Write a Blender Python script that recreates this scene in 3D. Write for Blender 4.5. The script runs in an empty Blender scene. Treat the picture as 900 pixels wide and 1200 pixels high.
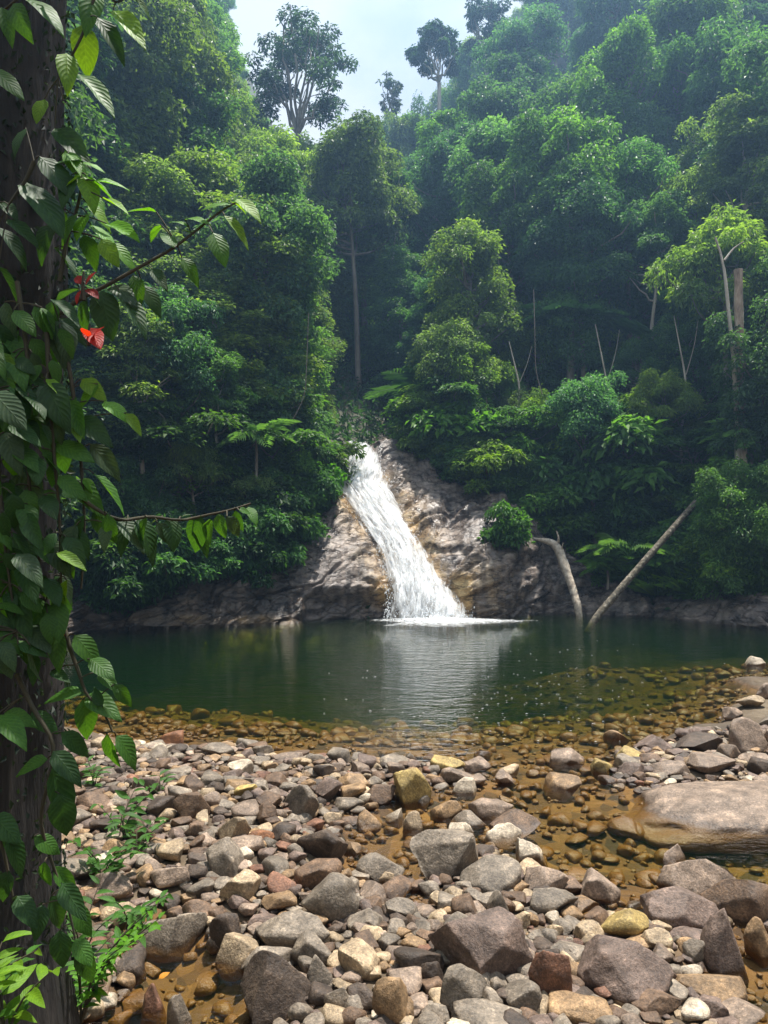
import bpy, bmesh, math, random
import numpy as np
from mathutils import Vector, Matrix

# ------------------------------------------------------------------ camera, world, sun, exposure
SC = bpy.context.scene
COL = SC.collection
F, H0, HOR = 867.0, 2.3, 640.0            # focal length in photo pixels, eye height above the water, horizon row
cam = bpy.data.cameras.new('camera'); cam_o = bpy.data.objects.new('camera', cam); COL.objects.link(cam_o)
cam.sensor_fit = 'VERTICAL'; cam.sensor_height = 36.0; cam.lens = 36.0 * F / 1200.0
cam.shift_y = (HOR - 600.0) / 1200.0
cam.clip_start = 0.05; cam.clip_end = 600
cam_o.location = (0, 0, H0); cam_o.rotation_euler = (math.radians(90), 0, 0)
SC.camera = cam_o

SUN_EL, SUN_AZ = math.radians(75), math.radians(48)     # azimuth from +Y, positive to the right
world = bpy.data.worlds.new('World'); SC.world = world; world.use_nodes = True
wn, wl = world.node_tree.nodes, world.node_tree.links
wn.clear()
w_out = wn.new('ShaderNodeOutputWorld'); w_bg = wn.new('ShaderNodeBackground')
w_sky = wn.new('ShaderNodeTexSky'); w_sky.sky_type = 'NISHITA'; w_sky.sun_disc = False
w_sky.sun_elevation = SUN_EL; w_sky.sun_rotation = SUN_AZ
w_tc = wn.new('ShaderNodeTexCoord'); w_map = wn.new('ShaderNodeMapping'); w_map.inputs['Scale'].default_value = (1, 1, 1.6)
w_no = wn.new('ShaderNodeTexNoise'); w_no.inputs['Scale'].default_value = 3.2; w_no.inputs['Detail'].default_value = 6
w_no.inputs['Roughness'].default_value = 0.55
w_rp = wn.new('ShaderNodeValToRGB'); w_rp.color_ramp.elements[0].position = 0.12; w_rp.color_ramp.elements[1].position = 0.47
w_mx = wn.new('ShaderNodeMix'); w_mx.data_type = 'RGBA'
w_mx.inputs[7].default_value = (4.4, 4.6, 4.85, 1)          # white cloud
wl.new(w_tc.outputs['Generated'], w_map.inputs['Vector']); wl.new(w_map.outputs[0], w_no.inputs['Vector'])
wl.new(w_no.outputs['Fac'], w_rp.inputs['Fac']); wl.new(w_rp.outputs['Color'], w_mx.inputs[0])
wl.new(w_sky.outputs[0], w_mx.inputs[6]); wl.new(w_mx.outputs[2], w_bg.inputs['Color'])
w_bg.inputs['Strength'].default_value = 0.10
wl.new(w_bg.outputs[0], w_out.inputs['Surface'])

sun = bpy.data.lights.new('sun', 'SUN'); sun_o = bpy.data.objects.new('sun', sun); COL.objects.link(sun_o)
sun.energy = 5.0; sun.angle = math.radians(2.0); sun.color = (1.0, 0.95, 0.87)
SUN_DIR = Vector((math.sin(SUN_AZ) * math.cos(SUN_EL), math.cos(SUN_AZ) * math.cos(SUN_EL), math.sin(SUN_EL)))
sun_o.rotation_euler = SUN_DIR.to_track_quat('Z', 'Y').to_euler(); sun_o.location = (0, 0, 60)

SC.view_settings.view_transform = 'Standard'; SC.view_settings.look = 'None'
SC.view_settings.exposure = 1.2; SC.view_settings.gamma = 1.0
SC.render.engine = 'CYCLES'
cy = SC.cycles
cy.use_denoising = True
try: cy.denoiser = 'OPENIMAGEDENOISE'
except Exception: pass
cy.max_bounces = 6; cy.diffuse_bounces = 3; cy.glossy_bounces = 2; cy.transmission_bounces = 3; cy.volume_bounces = 0
cy.transparent_max_bounces = 10; cy.caustics_reflective = False; cy.caustics_refractive = False
cy.sample_clamp_indirect = 4.0

# ------------------------------------------------------------------ small tools
R = np.random.default_rng(7)
def at(px, py, Y):                                   # a photo pixel at a chosen distance
    return np.array([(px - 450.0) / F * Y, Y, H0 + (HOR - py) / F * Y])
def on_ground(px, py, z=0.0):
    Y = (H0 - z) * F / (py - HOR)
    return (px - 450.0) / F * Y, Y
def nrm(a): return a / np.maximum(np.linalg.norm(a, axis=-1, keepdims=True), 1e-9)
def sstep(a, b, x):
    t = np.clip((np.asarray(x, float) - a) / (b - a), 0, 1); return t * t * (3 - 2 * t)
def _hash(ix, iy, iz):
    h = (ix.astype(np.uint32) * np.uint32(374761393) + iy.astype(np.uint32) * np.uint32(668265263) + iz.astype(np.uint32) * np.uint32(2147483647 // 3))
    h = (h ^ (h >> np.uint32(13))) * np.uint32(1274126177)
    h = h ^ (h >> np.uint32(16))
    return (h & np.uint32(0xFFFFFF)).astype(np.float64) / float(0xFFFFFF)
def vnoise(p):
    p = np.asarray(p, float); i = np.floor(p).astype(np.int64); f = p - i; f = f * f * f * (f * (f * 6 - 15) + 10)
    out = 0
    for dx in (0, 1):
        for dy in (0, 1):
            for dz in (0, 1):
                w = (f[..., 0] if dx else 1 - f[..., 0]) * (f[..., 1] if dy else 1 - f[..., 1]) * (f[..., 2] if dz else 1 - f[..., 2])
                out = out + w * _hash(i[..., 0] + dx, i[..., 1] + dy, i[..., 2] + dz)
    return out * 2 - 1
def fbm(p, o=4):
    p = np.asarray(p, float); a, s, t = 1.0, 0.0, 0.0
    for k in range(o):
        s = s + a * vnoise(p + 17.3 * k); t += a; a *= 0.5; p = p * 2.03
    return s / t
def mesh_np(name, V, Fc, mat=None, smooth=True, attrs=None, uv=None):
    V = np.asarray(V, np.float32); Fc = np.asarray(Fc, np.int32); k = Fc.shape[1]
    me = bpy.data.meshes.new(name)
    me.vertices.add(len(V)); me.vertices.foreach_set('co', V.ravel())
    me.loops.add(Fc.size); me.loops.foreach_set('vertex_index', Fc.ravel())
    me.polygons.add(len(Fc)); me.polygons.foreach_set('loop_start', np.arange(0, Fc.size, k, dtype=np.int32))
    me.polygons.foreach_set('loop_total', np.full(len(Fc), k, np.int32))
    me.polygons.foreach_set('use_smooth', np.full(len(Fc), smooth, bool))
    for n, v in (attrs or {}).items():
        v = np.asarray(v, np.float32)
        if v.ndim == 1:
            a = me.attributes.new(n, 'FLOAT', 'POINT'); a.data.foreach_set('value', v)
        else:
            a = me.attributes.new(n, 'FLOAT_COLOR', 'POINT')
            a.data.foreach_set('color', np.c_[v, np.ones(len(v))].astype(np.float32).ravel())
    if uv is not None:
        l = me.uv_layers.new(name='UVMap'); l.data.foreach_set('uv', np.asarray(uv, np.float32)[Fc.ravel()].ravel())
    me.update(calc_edges=True)
    if mat: me.materials.append(mat)
    return me
def link(name, me, parent=None, label=None, cat=None, group=None, kind=None):
    o = bpy.data.objects.new(name, me); COL.objects.link(o)
    if parent is not None: o.parent = parent
    return tag(o, label, cat, group, kind)
def tag(o, label=None, cat=None, group=None, kind=None):
    for k, v in (('label', label), ('category', cat), ('group', group), ('kind', kind)):
        if v: o[k] = v
    return o
def grid_faces(nu, nv):                              # vertices laid out [iv*nu + iu]
    a = (np.arange(nv - 1)[:, None] * nu + np.arange(nu - 1)[None]).ravel()
    return np.stack([a, a + 1, a + 1 + nu, a + nu], 1)
class Mesh:                                          # collects pieces of one mesh
    def __init__(s): s.V, s.Q, s.n, s.A = [], [], 0, []
    def add(s, V, Q, a=None):
        s.V.append(np.asarray(V, float)); s.Q.append(np.asarray(Q) + s.n); s.n += len(V)
        if a is not None: s.A.append(np.asarray(a))
    def tube(s, P, r, n=6, a=None):
        P = np.asarray(P, float); r = np.broadcast_to(np.asarray(r, float), (len(P),))
        T = nrm(np.gradient(P, axis=0)); ref = np.array([1, 0, 0]) if abs(T[0, 0]) < .8 else np.array([0, 1, 0])
        U = nrm(np.cross(T, ref)); W = np.cross(T, U); th = np.arange(n) / n * 2 * math.pi
        V = (P[:, None] + r[:, None, None] * (np.cos(th)[None, :, None] * U[:, None] + np.sin(th)[None, :, None] * W[:, None])).reshape(-1, 3)
        Q = []
        for i in range(len(P) - 1):
            for j in range(n):
                Q.append((i * n + j, i * n + (j + 1) % n, (i + 1) * n + (j + 1) % n, (i + 1) * n + j))
        s.add(V, Q, None if a is None else np.full(len(V), a))
        return s
    def mesh(s, name, mat, smooth=True, attr=None):
        return mesh_np(name, np.concatenate(s.V), np.concatenate(s.Q), mat, smooth, {attr: np.concatenate(s.A)} if attr and s.A else None)
def curve(pts, n):                                   # smooth polyline through points
    pts = np.asarray(pts, float); d = np.r_[0, np.cumsum(np.linalg.norm(np.diff(pts, axis=0), axis=1))]; d /= d[-1]
    t = np.linspace(0, 1, n); out = np.stack([np.interp(t, d, pts[:, k]) for k in range(pts.shape[1])], 1)
    for _ in range(2): out[1:-1] = .25 * out[:-2] + .5 * out[1:-1] + .25 * out[2:]
    return out

# ------------------------------------------------------------------ materials
def new_mat(name):
    m = bpy.data.materials.new(name); m.use_nodes = True; nt = m.node_tree; nt.nodes.clear()
    out = nt.nodes.new('ShaderNodeOutputMaterial')
    def N(t, **kw):
        n = nt.nodes.new(t)
        for k, v in kw.items():
            if hasattr(n, k) and k not in n.inputs.keys(): setattr(n, k, v)
            else: n.inputs[k].default_value = v
        return n
    return m, N, nt.links.new, out
def ramp(N, stops, interp='LINEAR'):
    r = N('ShaderNodeValToRGB'); e = r.color_ramp.elements; r.color_ramp.interpolation = interp
    while len(e) < len(stops): e.new(0.5)
    for el, (p, c) in zip(e, stops):
        el.position = p; el.color = (*c, 1) if len(c) == 3 else c
    return r
def mixc(N, L, fac, a, b, mode='MIX'):
    m = N('ShaderNodeMix'); m.data_type = 'RGBA'; m.blend_type = mode
    for s, i in ((fac, 0), (a, 6), (b, 7)):
        if hasattr(s, 'links'): L(s, m.inputs[i])
        elif i == 0: m.inputs[0].default_value = s
        else: m.inputs[i].default_value = (*s, 1)
    return m.outputs[2]
def math_n(N, L, op, a, b=None, c=None):
    m = N('ShaderNodeMath'); m.operation = op
    for i, s in enumerate((a, b, c)):
        if s is None: continue
        if hasattr(s, 'links'): L(s, m.inputs[i])
        else: m.inputs[i].default_value = s
    return m.outputs[0]
def attr(N, name):
    a = N('ShaderNodeAttribute'); a.attribute_name = name; return a

def leaf_material(name, trans=.35, rough=.5, sat=1.0):
    """foliage: the object's colour, varied by a per-leaf tone; part of the light passes through"""
    m, N, L, out = new_mat(name)
    oi = N('ShaderNodeObjectInfo'); t = attr(N, 'tone')
    r = ramp(N, [(0, (.45, .5, .6)), (.45, (.9, .95, .9)), (.8, (1.45, 1.4, 1.0)), (1, (2.4, 2.1, .9))])
    L(t.outputs['Fac'], r.inputs['Fac'])
    c = mixc(N, L, 1.0, oi.outputs['Color'], r.outputs['Color'], 'MULTIPLY')
    p = N('ShaderNodeBsdfPrincipled'); p.inputs['Roughness'].default_value = rough; p.inputs['Specular IOR Level'].default_value = .3
    L(c, p.inputs['Base Color'])
    tr = N('ShaderNodeBsdfTranslucent')
    L(mixc(N, L, 1.0, c, (1.5, 1.7, .6), 'MULTIPLY'), tr.inputs['Color'])
    mx = N('ShaderNodeMixShader'); mx.inputs[0].default_value = trans
    L(p.outputs[0], mx.inputs[1]); L(tr.outputs[0], mx.inputs[2]); L(mx.outputs[0], out.inputs['Surface'])
    return m
M_LEAF = leaf_material('forest_leaf', .5, .5)

def broadleaf_material():
    """large near leaves: midrib and side veins on the UVs, object colour, light passing through"""
    m, N, L, out = new_mat('broad_leaf')
    oi = N('ShaderNodeObjectInfo'); uv = N('ShaderNodeUVMap'); sp = N('ShaderNodeSeparateXYZ'); L(uv.outputs[0], sp.inputs[0])
    across = math_n(N, L, 'ABSOLUTE', math_n(N, L, 'SUBTRACT', sp.outputs['Y'], .5))
    ph = math_n(N, L, 'MULTIPLY', math_n(N, L, 'SUBTRACT', sp.outputs['X'], math_n(N, L, 'MULTIPLY', across, .55)), 9.0)
    fr = math_n(N, L, 'ABSOLUTE', math_n(N, L, 'SUBTRACT', math_n(N, L, 'FRACT', ph), .5))     # 0 at a side vein
    side = math_n(N, L, 'SMOOTH_MIN', math_n(N, L, 'MULTIPLY', fr, 2.6), 1.0, .2)
    mid = math_n(N, L, 'SMOOTH_MIN', math_n(N, L, 'MULTIPLY', across, 26.0), 1.0, .2)
    hgt = math_n(N, L, 'MULTIPLY', side, mid)
    no = N('ShaderNodeTexNoise'); no.inputs['Scale'].default_value = 14; tc = N('ShaderNodeTexCoord'); L(tc.outputs['Object'], no.inputs['Vector'])
    v = ramp(N, [(0, (1.3, 1.25, 1.15)), (.3, (1, 1, 1)), (1, (.9, .93, .9))]); L(hgt, v.inputs['Fac'])
    c = mixc(N, L, 1.0, oi.outputs['Color'], v.outputs['Color'], 'MULTIPLY')
    n2 = ramp(N, [(.3, (.75, .8, .75)), (.6, (1.1, 1.08, 1)), (.82, (1.15, 1.05, .7))]); L(no.outputs['Fac'], n2.inputs['Fac'])
    c = mixc(N, L, 1.0, c, n2.outputs['Color'], 'MULTIPLY')
    b = N('ShaderNodeBump'); b.inputs['Strength'].default_value = .35; b.inputs['Distance'].default_value = .003; L(hgt, b.inputs['Height'])
    p = N('ShaderNodeBsdfPrincipled'); p.inputs['Roughness'].default_value = .52; p.inputs['Specular IOR Level'].default_value = .3; L(c, p.inputs['Base Color']); L(b.outputs[0], p.inputs['Normal'])
    tr = N('ShaderNodeBsdfTranslucent'); L(mixc(N, L, 1.0, c, (2.3, 2.1, .5), 'MULTIPLY'), tr.inputs['Color'])
    mx = N('ShaderNodeMixShader'); mx.inputs[0].default_value = .42
    L(p.outputs[0], mx.inputs[1]); L(tr.outputs[0], mx.inputs[2]); L(mx.outputs[0], out.inputs['Surface'])
    return m
M_BROAD = broadleaf_material()

def bark_material(name, stops, scale=6, stretch=.25, bump=.5, dist=.03):
    m, N, L, out = new_mat(name)
    tc = N('ShaderNodeTexCoord'); mp = N('ShaderNodeMapping'); mp.inputs['Scale'].default_value = (1, 1, stretch); L(tc.outputs['Object'], mp.inputs[0])
    no = N('ShaderNodeTexNoise'); no.inputs['Scale'].default_value = scale; no.inputs['Detail'].default_value = 8; no.inputs['Roughness'].default_value = .65
    L(mp.outputs[0], no.inputs['Vector'])
    r = ramp(N, stops); L(no.outputs['Fac'], r.inputs['Fac'])
    b = N('ShaderNodeBump'); b.inputs['Strength'].default_value = bump; b.inputs['Distance'].default_value = dist; L(no.outputs['Fac'], b.inputs['Height'])
    p = N('ShaderNodeBsdfPrincipled'); p.inputs['Roughness'].default_value = .85
    L(r.outputs[0], p.inputs['Base Color']); L(b.outputs[0], p.inputs['Normal']); L(p.outputs[0], out.inputs['Surface'])
    return m
M_BARK = bark_material('forest_bark', [(.3, (.07, .055, .045)), (.5, (.2, .17, .14)), (.7, (.36, .33, .28))], 2.5)
M_PALE = bark_material('pale_bark', [(.3, (.2, .17, .13)), (.5, (.42, .37, .3)), (.7, (.6, .55, .46))], 3)
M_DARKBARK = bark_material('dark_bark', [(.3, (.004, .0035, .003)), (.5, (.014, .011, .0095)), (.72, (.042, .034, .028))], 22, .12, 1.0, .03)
M_DRIFT = bark_material('drift_wood', [(.3, (.16, .12, .09)), (.48, (.42, .35, .27)), (.7, (.66, .58, .47))], 7, 1.0, .6)
M_MOSSLOG = bark_material('mossy_log', [(.3, (.025, .02, .013)), (.5, (.09, .075, .05)), (.6, (.2, .17, .12)), (.72, (.5, .46, .39))], 11, 1.0, .6)
M_STEM = bark_material('stem', [(.3, (.02, .022, .01)), (.6, (.05, .04, .02))], 12, .3, .2, .004)

def stone_color_nodes(N, L, base):
    """grain, blotches, fine relief and a wet band just above the water on top of a stone's own colour"""
    g = N('ShaderNodeNewGeometry')
    n1 = N('ShaderNodeTexNoise'); n1.inputs['Scale'].default_value = 9; n1.inputs['Detail'].default_value = 6; n1.inputs['Roughness'].default_value = .7
    n2 = N('ShaderNodeTexNoise'); n2.inputs['Scale'].default_value = 70; n2.inputs['Detail'].default_value = 4; n2.inputs['Roughness'].default_value = .7
    n3 = N('ShaderNodeTexVoronoi'); n3.inputs['Scale'].default_value = 26; n3.feature = 'DISTANCE_TO_EDGE'
    for n in (n1, n2): L(g.outputs['Position'], n.inputs['Vector'])
    wv = N('ShaderNodeVectorMath'); wv.operation = 'MULTIPLY_ADD'; L(n1.outputs['Color'], wv.inputs[0]); wv.inputs[1].default_value = (.14, .14, .14)
    L(g.outputs['Position'], wv.inputs[2]); L(wv.outputs[0], n3.inputs['Vector'])
    r1 = ramp(N, [(.3, (.38, .36, .35)), (.45, (.8, .78, .75)), (.57, (1.15, 1.13, 1.1)), (.7, (2.0, 1.95, 1.85))]); L(n1.outputs['Fac'], r1.inputs['Fac'])
    r2 = ramp(N, [(.3, (.4, .4, .4)), (.48, (.95, .95, .95)), (.6, (1.3, 1.28, 1.25)), (.72, (2.3, 2.25, 2.15))]); L(n2.outputs['Fac'], r2.inputs['Fac'])
    c = mixc(N, L, 1.0, base, r1.outputs['Color'], 'MULTIPLY'); c = mixc(N, L, .8, c, r2.outputs['Color'], 'MULTIPLY')
    r3 = ramp(N, [(0, (.62, .6, .58)), (.05, (1, 1, 1))]); L(n3.outputs['Distance'], r3.inputs['Fac'])
    c = mixc(N, L, .35, c, r3.outputs['Color'], 'MULTIPLY')
    # wet below about 3 cm over the water level, uneven; stained amber under it
    sp = N('ShaderNodeSeparateXYZ'); L(g.outputs['Position'], sp.inputs[0])
    zz = math_n(N, L, 'ADD', sp.outputs['Z'], math_n(N, L, 'MULTIPLY', math_n(N, L, 'SUBTRACT', n1.outputs['Fac'], .5), .09))
    wet = N('ShaderNodeMapRange'); wet.inputs['From Min'].default_value = .045; wet.inputs['From Max'].default_value = .0; L(zz, wet.inputs['Value'])
    sub = N('ShaderNodeMapRange'); sub.inputs['From Min'].default_value = .005; sub.inputs['From Max'].default_value = -.03; L(zz, sub.inputs['Value'])
    c = mixc(N, L, wet.outputs[0], c, mixc(N, L, 1.0, c, (.42, .38, .34), 'MULTIPLY'))
    c = mixc(N, L, sub.outputs[0], c, mixc(N, L, .7, c, (.18, .078, .011)))
    rough = math_n(N, L, 'MULTIPLY_ADD', wet.outputs[0], -.3, .64)
    h = math_n(N, L, 'ADD', math_n(N, L, 'MULTIPLY', n2.outputs['Fac'], .35), n1.outputs['Fac'])
    b = N('ShaderNodeBump'); b.inputs['Strength'].default_value = .8; b.inputs['Distance'].default_value = .02; L(h, b.inputs['Height'])
    return c, rough, b.outputs[0]
def stone_material(name, use_attr):
    m, N, L, out = new_mat(name)
    base = attr(N, 'tint').outputs['Color'] if use_attr else N('ShaderNodeObjectInfo').outputs['Color']
    c, ro, nn = stone_color_nodes(N, L, base)
    p = N('ShaderNodeBsdfPrincipled'); p.inputs['Specular IOR Level'].default_value = .4
    L(c, p.inputs['Base Color']); L(ro, p.inputs['Roughness']); L(nn, p.inputs['Normal']); L(p.outputs[0], out.inputs['Surface'])
    return m
M_STONE = stone_material('river_stone', False)
M_STONES = stone_material('river_gravel', True)

def ground_material():
    m, N, L, out = new_mat('ground_soil')
    g = N('ShaderNodeNewGeometry'); sp = N('ShaderNodeSeparateXYZ'); L(g.outputs['Position'], sp.inputs[0])
    n1 = N('ShaderNodeTexNoise'); n1.inputs['Scale'].default_value = 1.3; n1.inputs['Detail'].default_value = 9; n1.inputs['Roughness'].default_value = .7; L(g.outputs['Position'], n1.inputs['Vector'])
    v = N('ShaderNodeTexVoronoi'); v.inputs['Scale'].default_value = 7.5; L(g.outputs['Position'], v.inputs['Vector'])
    v2 = N('ShaderNodeTexVoronoi'); v2.inputs['Scale'].default_value = 2.2; L(g.outputs['Position'], v2.inputs['Vector'])
    grav = ramp(N, [(.3, (.03, .02, .012)), (.55, (.085, .058, .032)), (.75, (.17, .13, .08))]); L(n1.outputs['Fac'], grav.inputs['Fac'])
    bed = ramp(N, [(0, (.015, .008, .003)), (.4, (.1, .045, .008)), (1, (.19, .092, .018))]); L(v.outputs['Color'], bed.inputs['Fac'])
    bed2 = ramp(N, [(0, (.55, .5, .45)), (1, (1.2, 1.15, 1))]); L(v2.outputs['Color'], bed2.inputs['Fac'])
    bedc = mixc(N, L, 1.0, bed.outputs[0], bed2.outputs[0], 'MULTIPLY')
    soil = ramp(N, [(.3, (.015, .017, .008)), (.5, (.035, .04, .016)), (.7, (.07, .055, .03))]); L(n1.outputs['Fac'], soil.inputs['Fac'])
    f1 = N('ShaderNodeMapRange'); f1.inputs['From Min'].default_value = .03; f1.inputs['From Max'].default_value = -.03; L(sp.outputs['Z'], f1.inputs['Value'])
    f2 = N('ShaderNodeMapRange'); f2.inputs['From Min'].default_value = .5; f2.inputs['From Max'].default_value = 1.0; L(sp.outputs['Z'], f2.inputs['Value'])
    c = mixc(N, L, f1.outputs[0], grav.outputs[0], bedc); c = mixc(N, L, f2.outputs[0], c, soil.outputs[0])
    b = N('ShaderNodeBump'); b.inputs['Strength'].default_value = .8; b.inputs['Distance'].default_value = .06
    L(math_n(N, L, 'ADD', n1.outputs['Fac'], math_n(N, L, 'MULTIPLY', v.outputs['Distance'], -.6)), b.inputs['Height'])
    p = N('ShaderNodeBsdfPrincipled'); p.inputs['Roughness'].default_value = .85
    L(c, p.inputs['Base Color']); L(b.outputs[0], p.inputs['Normal']); L(p.outputs[0], out.inputs['Surface'])
    return m
M_GROUND = ground_material()

def rock_material():
    m, N, L, out = new_mat('wet_rock')
    g = N('ShaderNodeNewGeometry'); oc = attr(N, 'ochre'); sm = attr(N, 'slab')
    mp = N('ShaderNodeMapping'); mp.inputs['Rotation'].default_value = (.5, .62, .2); mp.inputs['Scale'].default_value = (1, 1, 2.6); L(g.outputs['Position'], mp.inputs[0])
    n1 = N('ShaderNodeTexNoise'); n1.inputs['Scale'].default_value = 1.5; n1.inputs['Detail'].default_value = 9; n1.inputs['Roughness'].default_value = .68; L(mp.outputs[0], n1.inputs['Vector'])
    n2 = N('ShaderNodeTexNoise'); n2.inputs['Scale'].default_value = 11; n2.inputs['Detail'].default_value = 6; n2.inputs['Roughness'].default_value = .75; L(mp.outputs[0], n2.inputs['Vector'])
    w = N('ShaderNodeVectorMath'); w.operation = 'MULTIPLY_ADD'; L(n1.outputs['Color'], w.inputs[0]); w.inputs[1].default_value = (.9, .9, .9); L(mp.outputs[0], w.inputs[2])
    cr = N('ShaderNodeTexVoronoi'); cr.feature = 'DISTANCE_TO_EDGE'; cr.inputs['Scale'].default_value = 1.25; L(w.outputs[0], cr.inputs['Vector'])
    base = ramp(N, [(.3, (.045, .034, .028)), (.45, (.115, .09, .076)), (.58, (.215, .175, .148)), (.72, (.45, .39, .34))]); L(n1.outputs['Fac'], base.inputs['Fac'])
    och = ramp(N, [(.3, (.12, .065, .02)), (.5, (.32, .2, .075)), (.7, (.5, .38, .2))]); L(n1.outputs['Fac'], och.inputs['Fac'])
    dark = ramp(N, [(.3, (.022, .016, .012)), (.55, (.065, .047, .034)), (.75, (.16, .11, .075))]); L(n1.outputs['Fac'], dark.inputs['Fac'])
    pale = mixc(N, L, sm.outputs['Fac'], dark.outputs[0], base.outputs[0])
    c = mixc(N, L, oc.outputs['Fac'], pale, och.outputs[0])
    r2 = ramp(N, [(.3, (.5, .5, .5)), (.5, (1, 1, 1)), (.7, (1.7, 1.65, 1.6))]); L(n2.outputs['Fac'], r2.inputs['Fac'])
    c = mixc(N, L, .85, c, r2.outputs[0], 'MULTIPLY')
    rc = ramp(N, [(0, (.12, .11, .1)), (.02, (.55, .52, .5)), (.05, (1, 1, 1))]); L(cr.outputs['Distance'], rc.inputs['Fac'])
    c = mixc(N, L, .8, c, rc.outputs[0], 'MULTIPLY')
    ms = N('ShaderNodeMapping'); ms.inputs['Rotation'].default_value = (0, .35, 0); ms.inputs['Scale'].default_value = (3.2, .5, .55); L(g.outputs['Position'], ms.inputs[0])
    ns = N('ShaderNodeTexNoise'); ns.inputs['Scale'].default_value = 1.0; ns.inputs['Detail'].default_value = 5; L(ms.outputs[0], ns.inputs['Vector'])
    rs = ramp(N, [(.38, (.3, .27, .25)), (.52, (1, 1, 1)), (.66, (1.35, 1.32, 1.28))]); L(ns.outputs['Fac'], rs.inputs['Fac'])
    c = mixc(N, L, .8, c, rs.outputs[0], 'MULTIPLY')
    ro = ramp(N, [(.4, (.2, .2, .2)), (.62, (.5, .5, .5))]); L(n1.outputs['Fac'], ro.inputs['Fac'])
    h = math_n(N, L, 'ADD', math_n(N, L, 'MULTIPLY', n2.outputs['Fac'], .3), n1.outputs['Fac'])
    h = math_n(N, L, 'ADD', h, math_n(N, L, 'MULTIPLY', math_n(N, L, 'MINIMUM', cr.outputs['Distance'], .05), 5.0))
    b = N('ShaderNodeBump'); b.inputs['Strength'].default_value = .8; b.inputs['Distance'].default_value = .09; L(h, b.inputs['Height'])
    p = N('ShaderNodeBsdfPrincipled'); L(c, p.inputs['Base Color']); L(ro.outputs[0], p.inputs['Roughness']); L(b.outputs[0], p.inputs['Normal'])
    L(p.outputs[0], out.inputs['Surface'])
    return m
M_ROCK = rock_material()

def water_material():
    """clear water: Fresnel reflection over a see-through surface, tinted by absorption along the path to the bed"""
    m, N, L, out = new_mat('pool_water')
    g = N('ShaderNodeNewGeometry')
    d = N('ShaderNodeVectorMath'); d.operation = 'DISTANCE'; L(g.outputs['Position'], d.inputs[0]); d.inputs[1].default_value = (1.3, 22.6, 0)
    fall = N('ShaderNodeMapRange'); fall.inputs['From Min'].default_value = 0; fall.inputs['From Max'].default_value = 15; fall.inputs['To Min'].default_value = 1.0; fall.inputs['To Max'].default_value = .36
    L(d.outputs['Value'], fall.inputs['Value'])
    mp = N('ShaderNodeMapping'); mp.inputs['Scale'].default_value = (.75, 1.6, 1); L(g.outputs['Position'], mp.inputs[0])
    n1 = N('ShaderNodeTexNoise'); n1.inputs['Scale'].default_value = 2.6; n1.inputs['Detail'].default_value = 4; n1.inputs['Roughness'].default_value = .55; n1.inputs['Distortion'].default_value = .6; L(mp.outputs[0], n1.inputs['Vector'])
    n2 = N('ShaderNodeTexNoise'); n2.inputs['Scale'].default_value = 13; n2.inputs['Detail'].default_value = 3; L(mp.outputs[0], n2.inputs['Vector'])
    h = math_n(N, L, 'ADD', n1.outputs['Fac'], math_n(N, L, 'MULTIPLY', n2.outputs['Fac'], .3))
    h = math_n(N, L, 'MULTIPLY', h, fall.outputs[0])
    b = N('ShaderNodeBump'); b.inputs['Strength'].default_value = 1.0; b.inputs['Distance'].default_value = .075; L(h, b.inputs['Height'])
    fr = N('ShaderNodeFresnel'); fr.inputs['IOR'].default_value = 1.33; L(b.outputs[0], fr.inputs['Normal'])
    gl = N('ShaderNodeBsdfGlossy'); gl.inputs['Roughness'].default_value = .03; L(b.outputs[0], gl.inputs['Normal'])
    tr = N('ShaderNodeBsdfTransparent')
    mx = N('ShaderNodeMixShader'); L(fr.outputs[0], mx.inputs[0]); L(tr.outputs[0], mx.inputs[1]); L(gl.outputs[0], mx.inputs[2])
    va0 = N('ShaderNodeVolumeAbsorption'); va0.inputs['Color'].default_value = (.66, .73, .03, 1); va0.inputs['Density'].default_value = 1.1
    vs0 = N('ShaderNodeVolumeScatter'); vs0.inputs['Color'].default_value = (.15, .7, .45, 1); vs0.inputs['Density'].default_value = .02
    va = N('ShaderNodeAddShader'); L(va0.outputs[0], va.inputs[0]); L(vs0.outputs[0], va.inputs[1])
    L(mx.outputs[0], out.inputs['Surface']); L(va.outputs[0], out.inputs['Volume'])
    return m
M_WATER = water_material()

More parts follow.
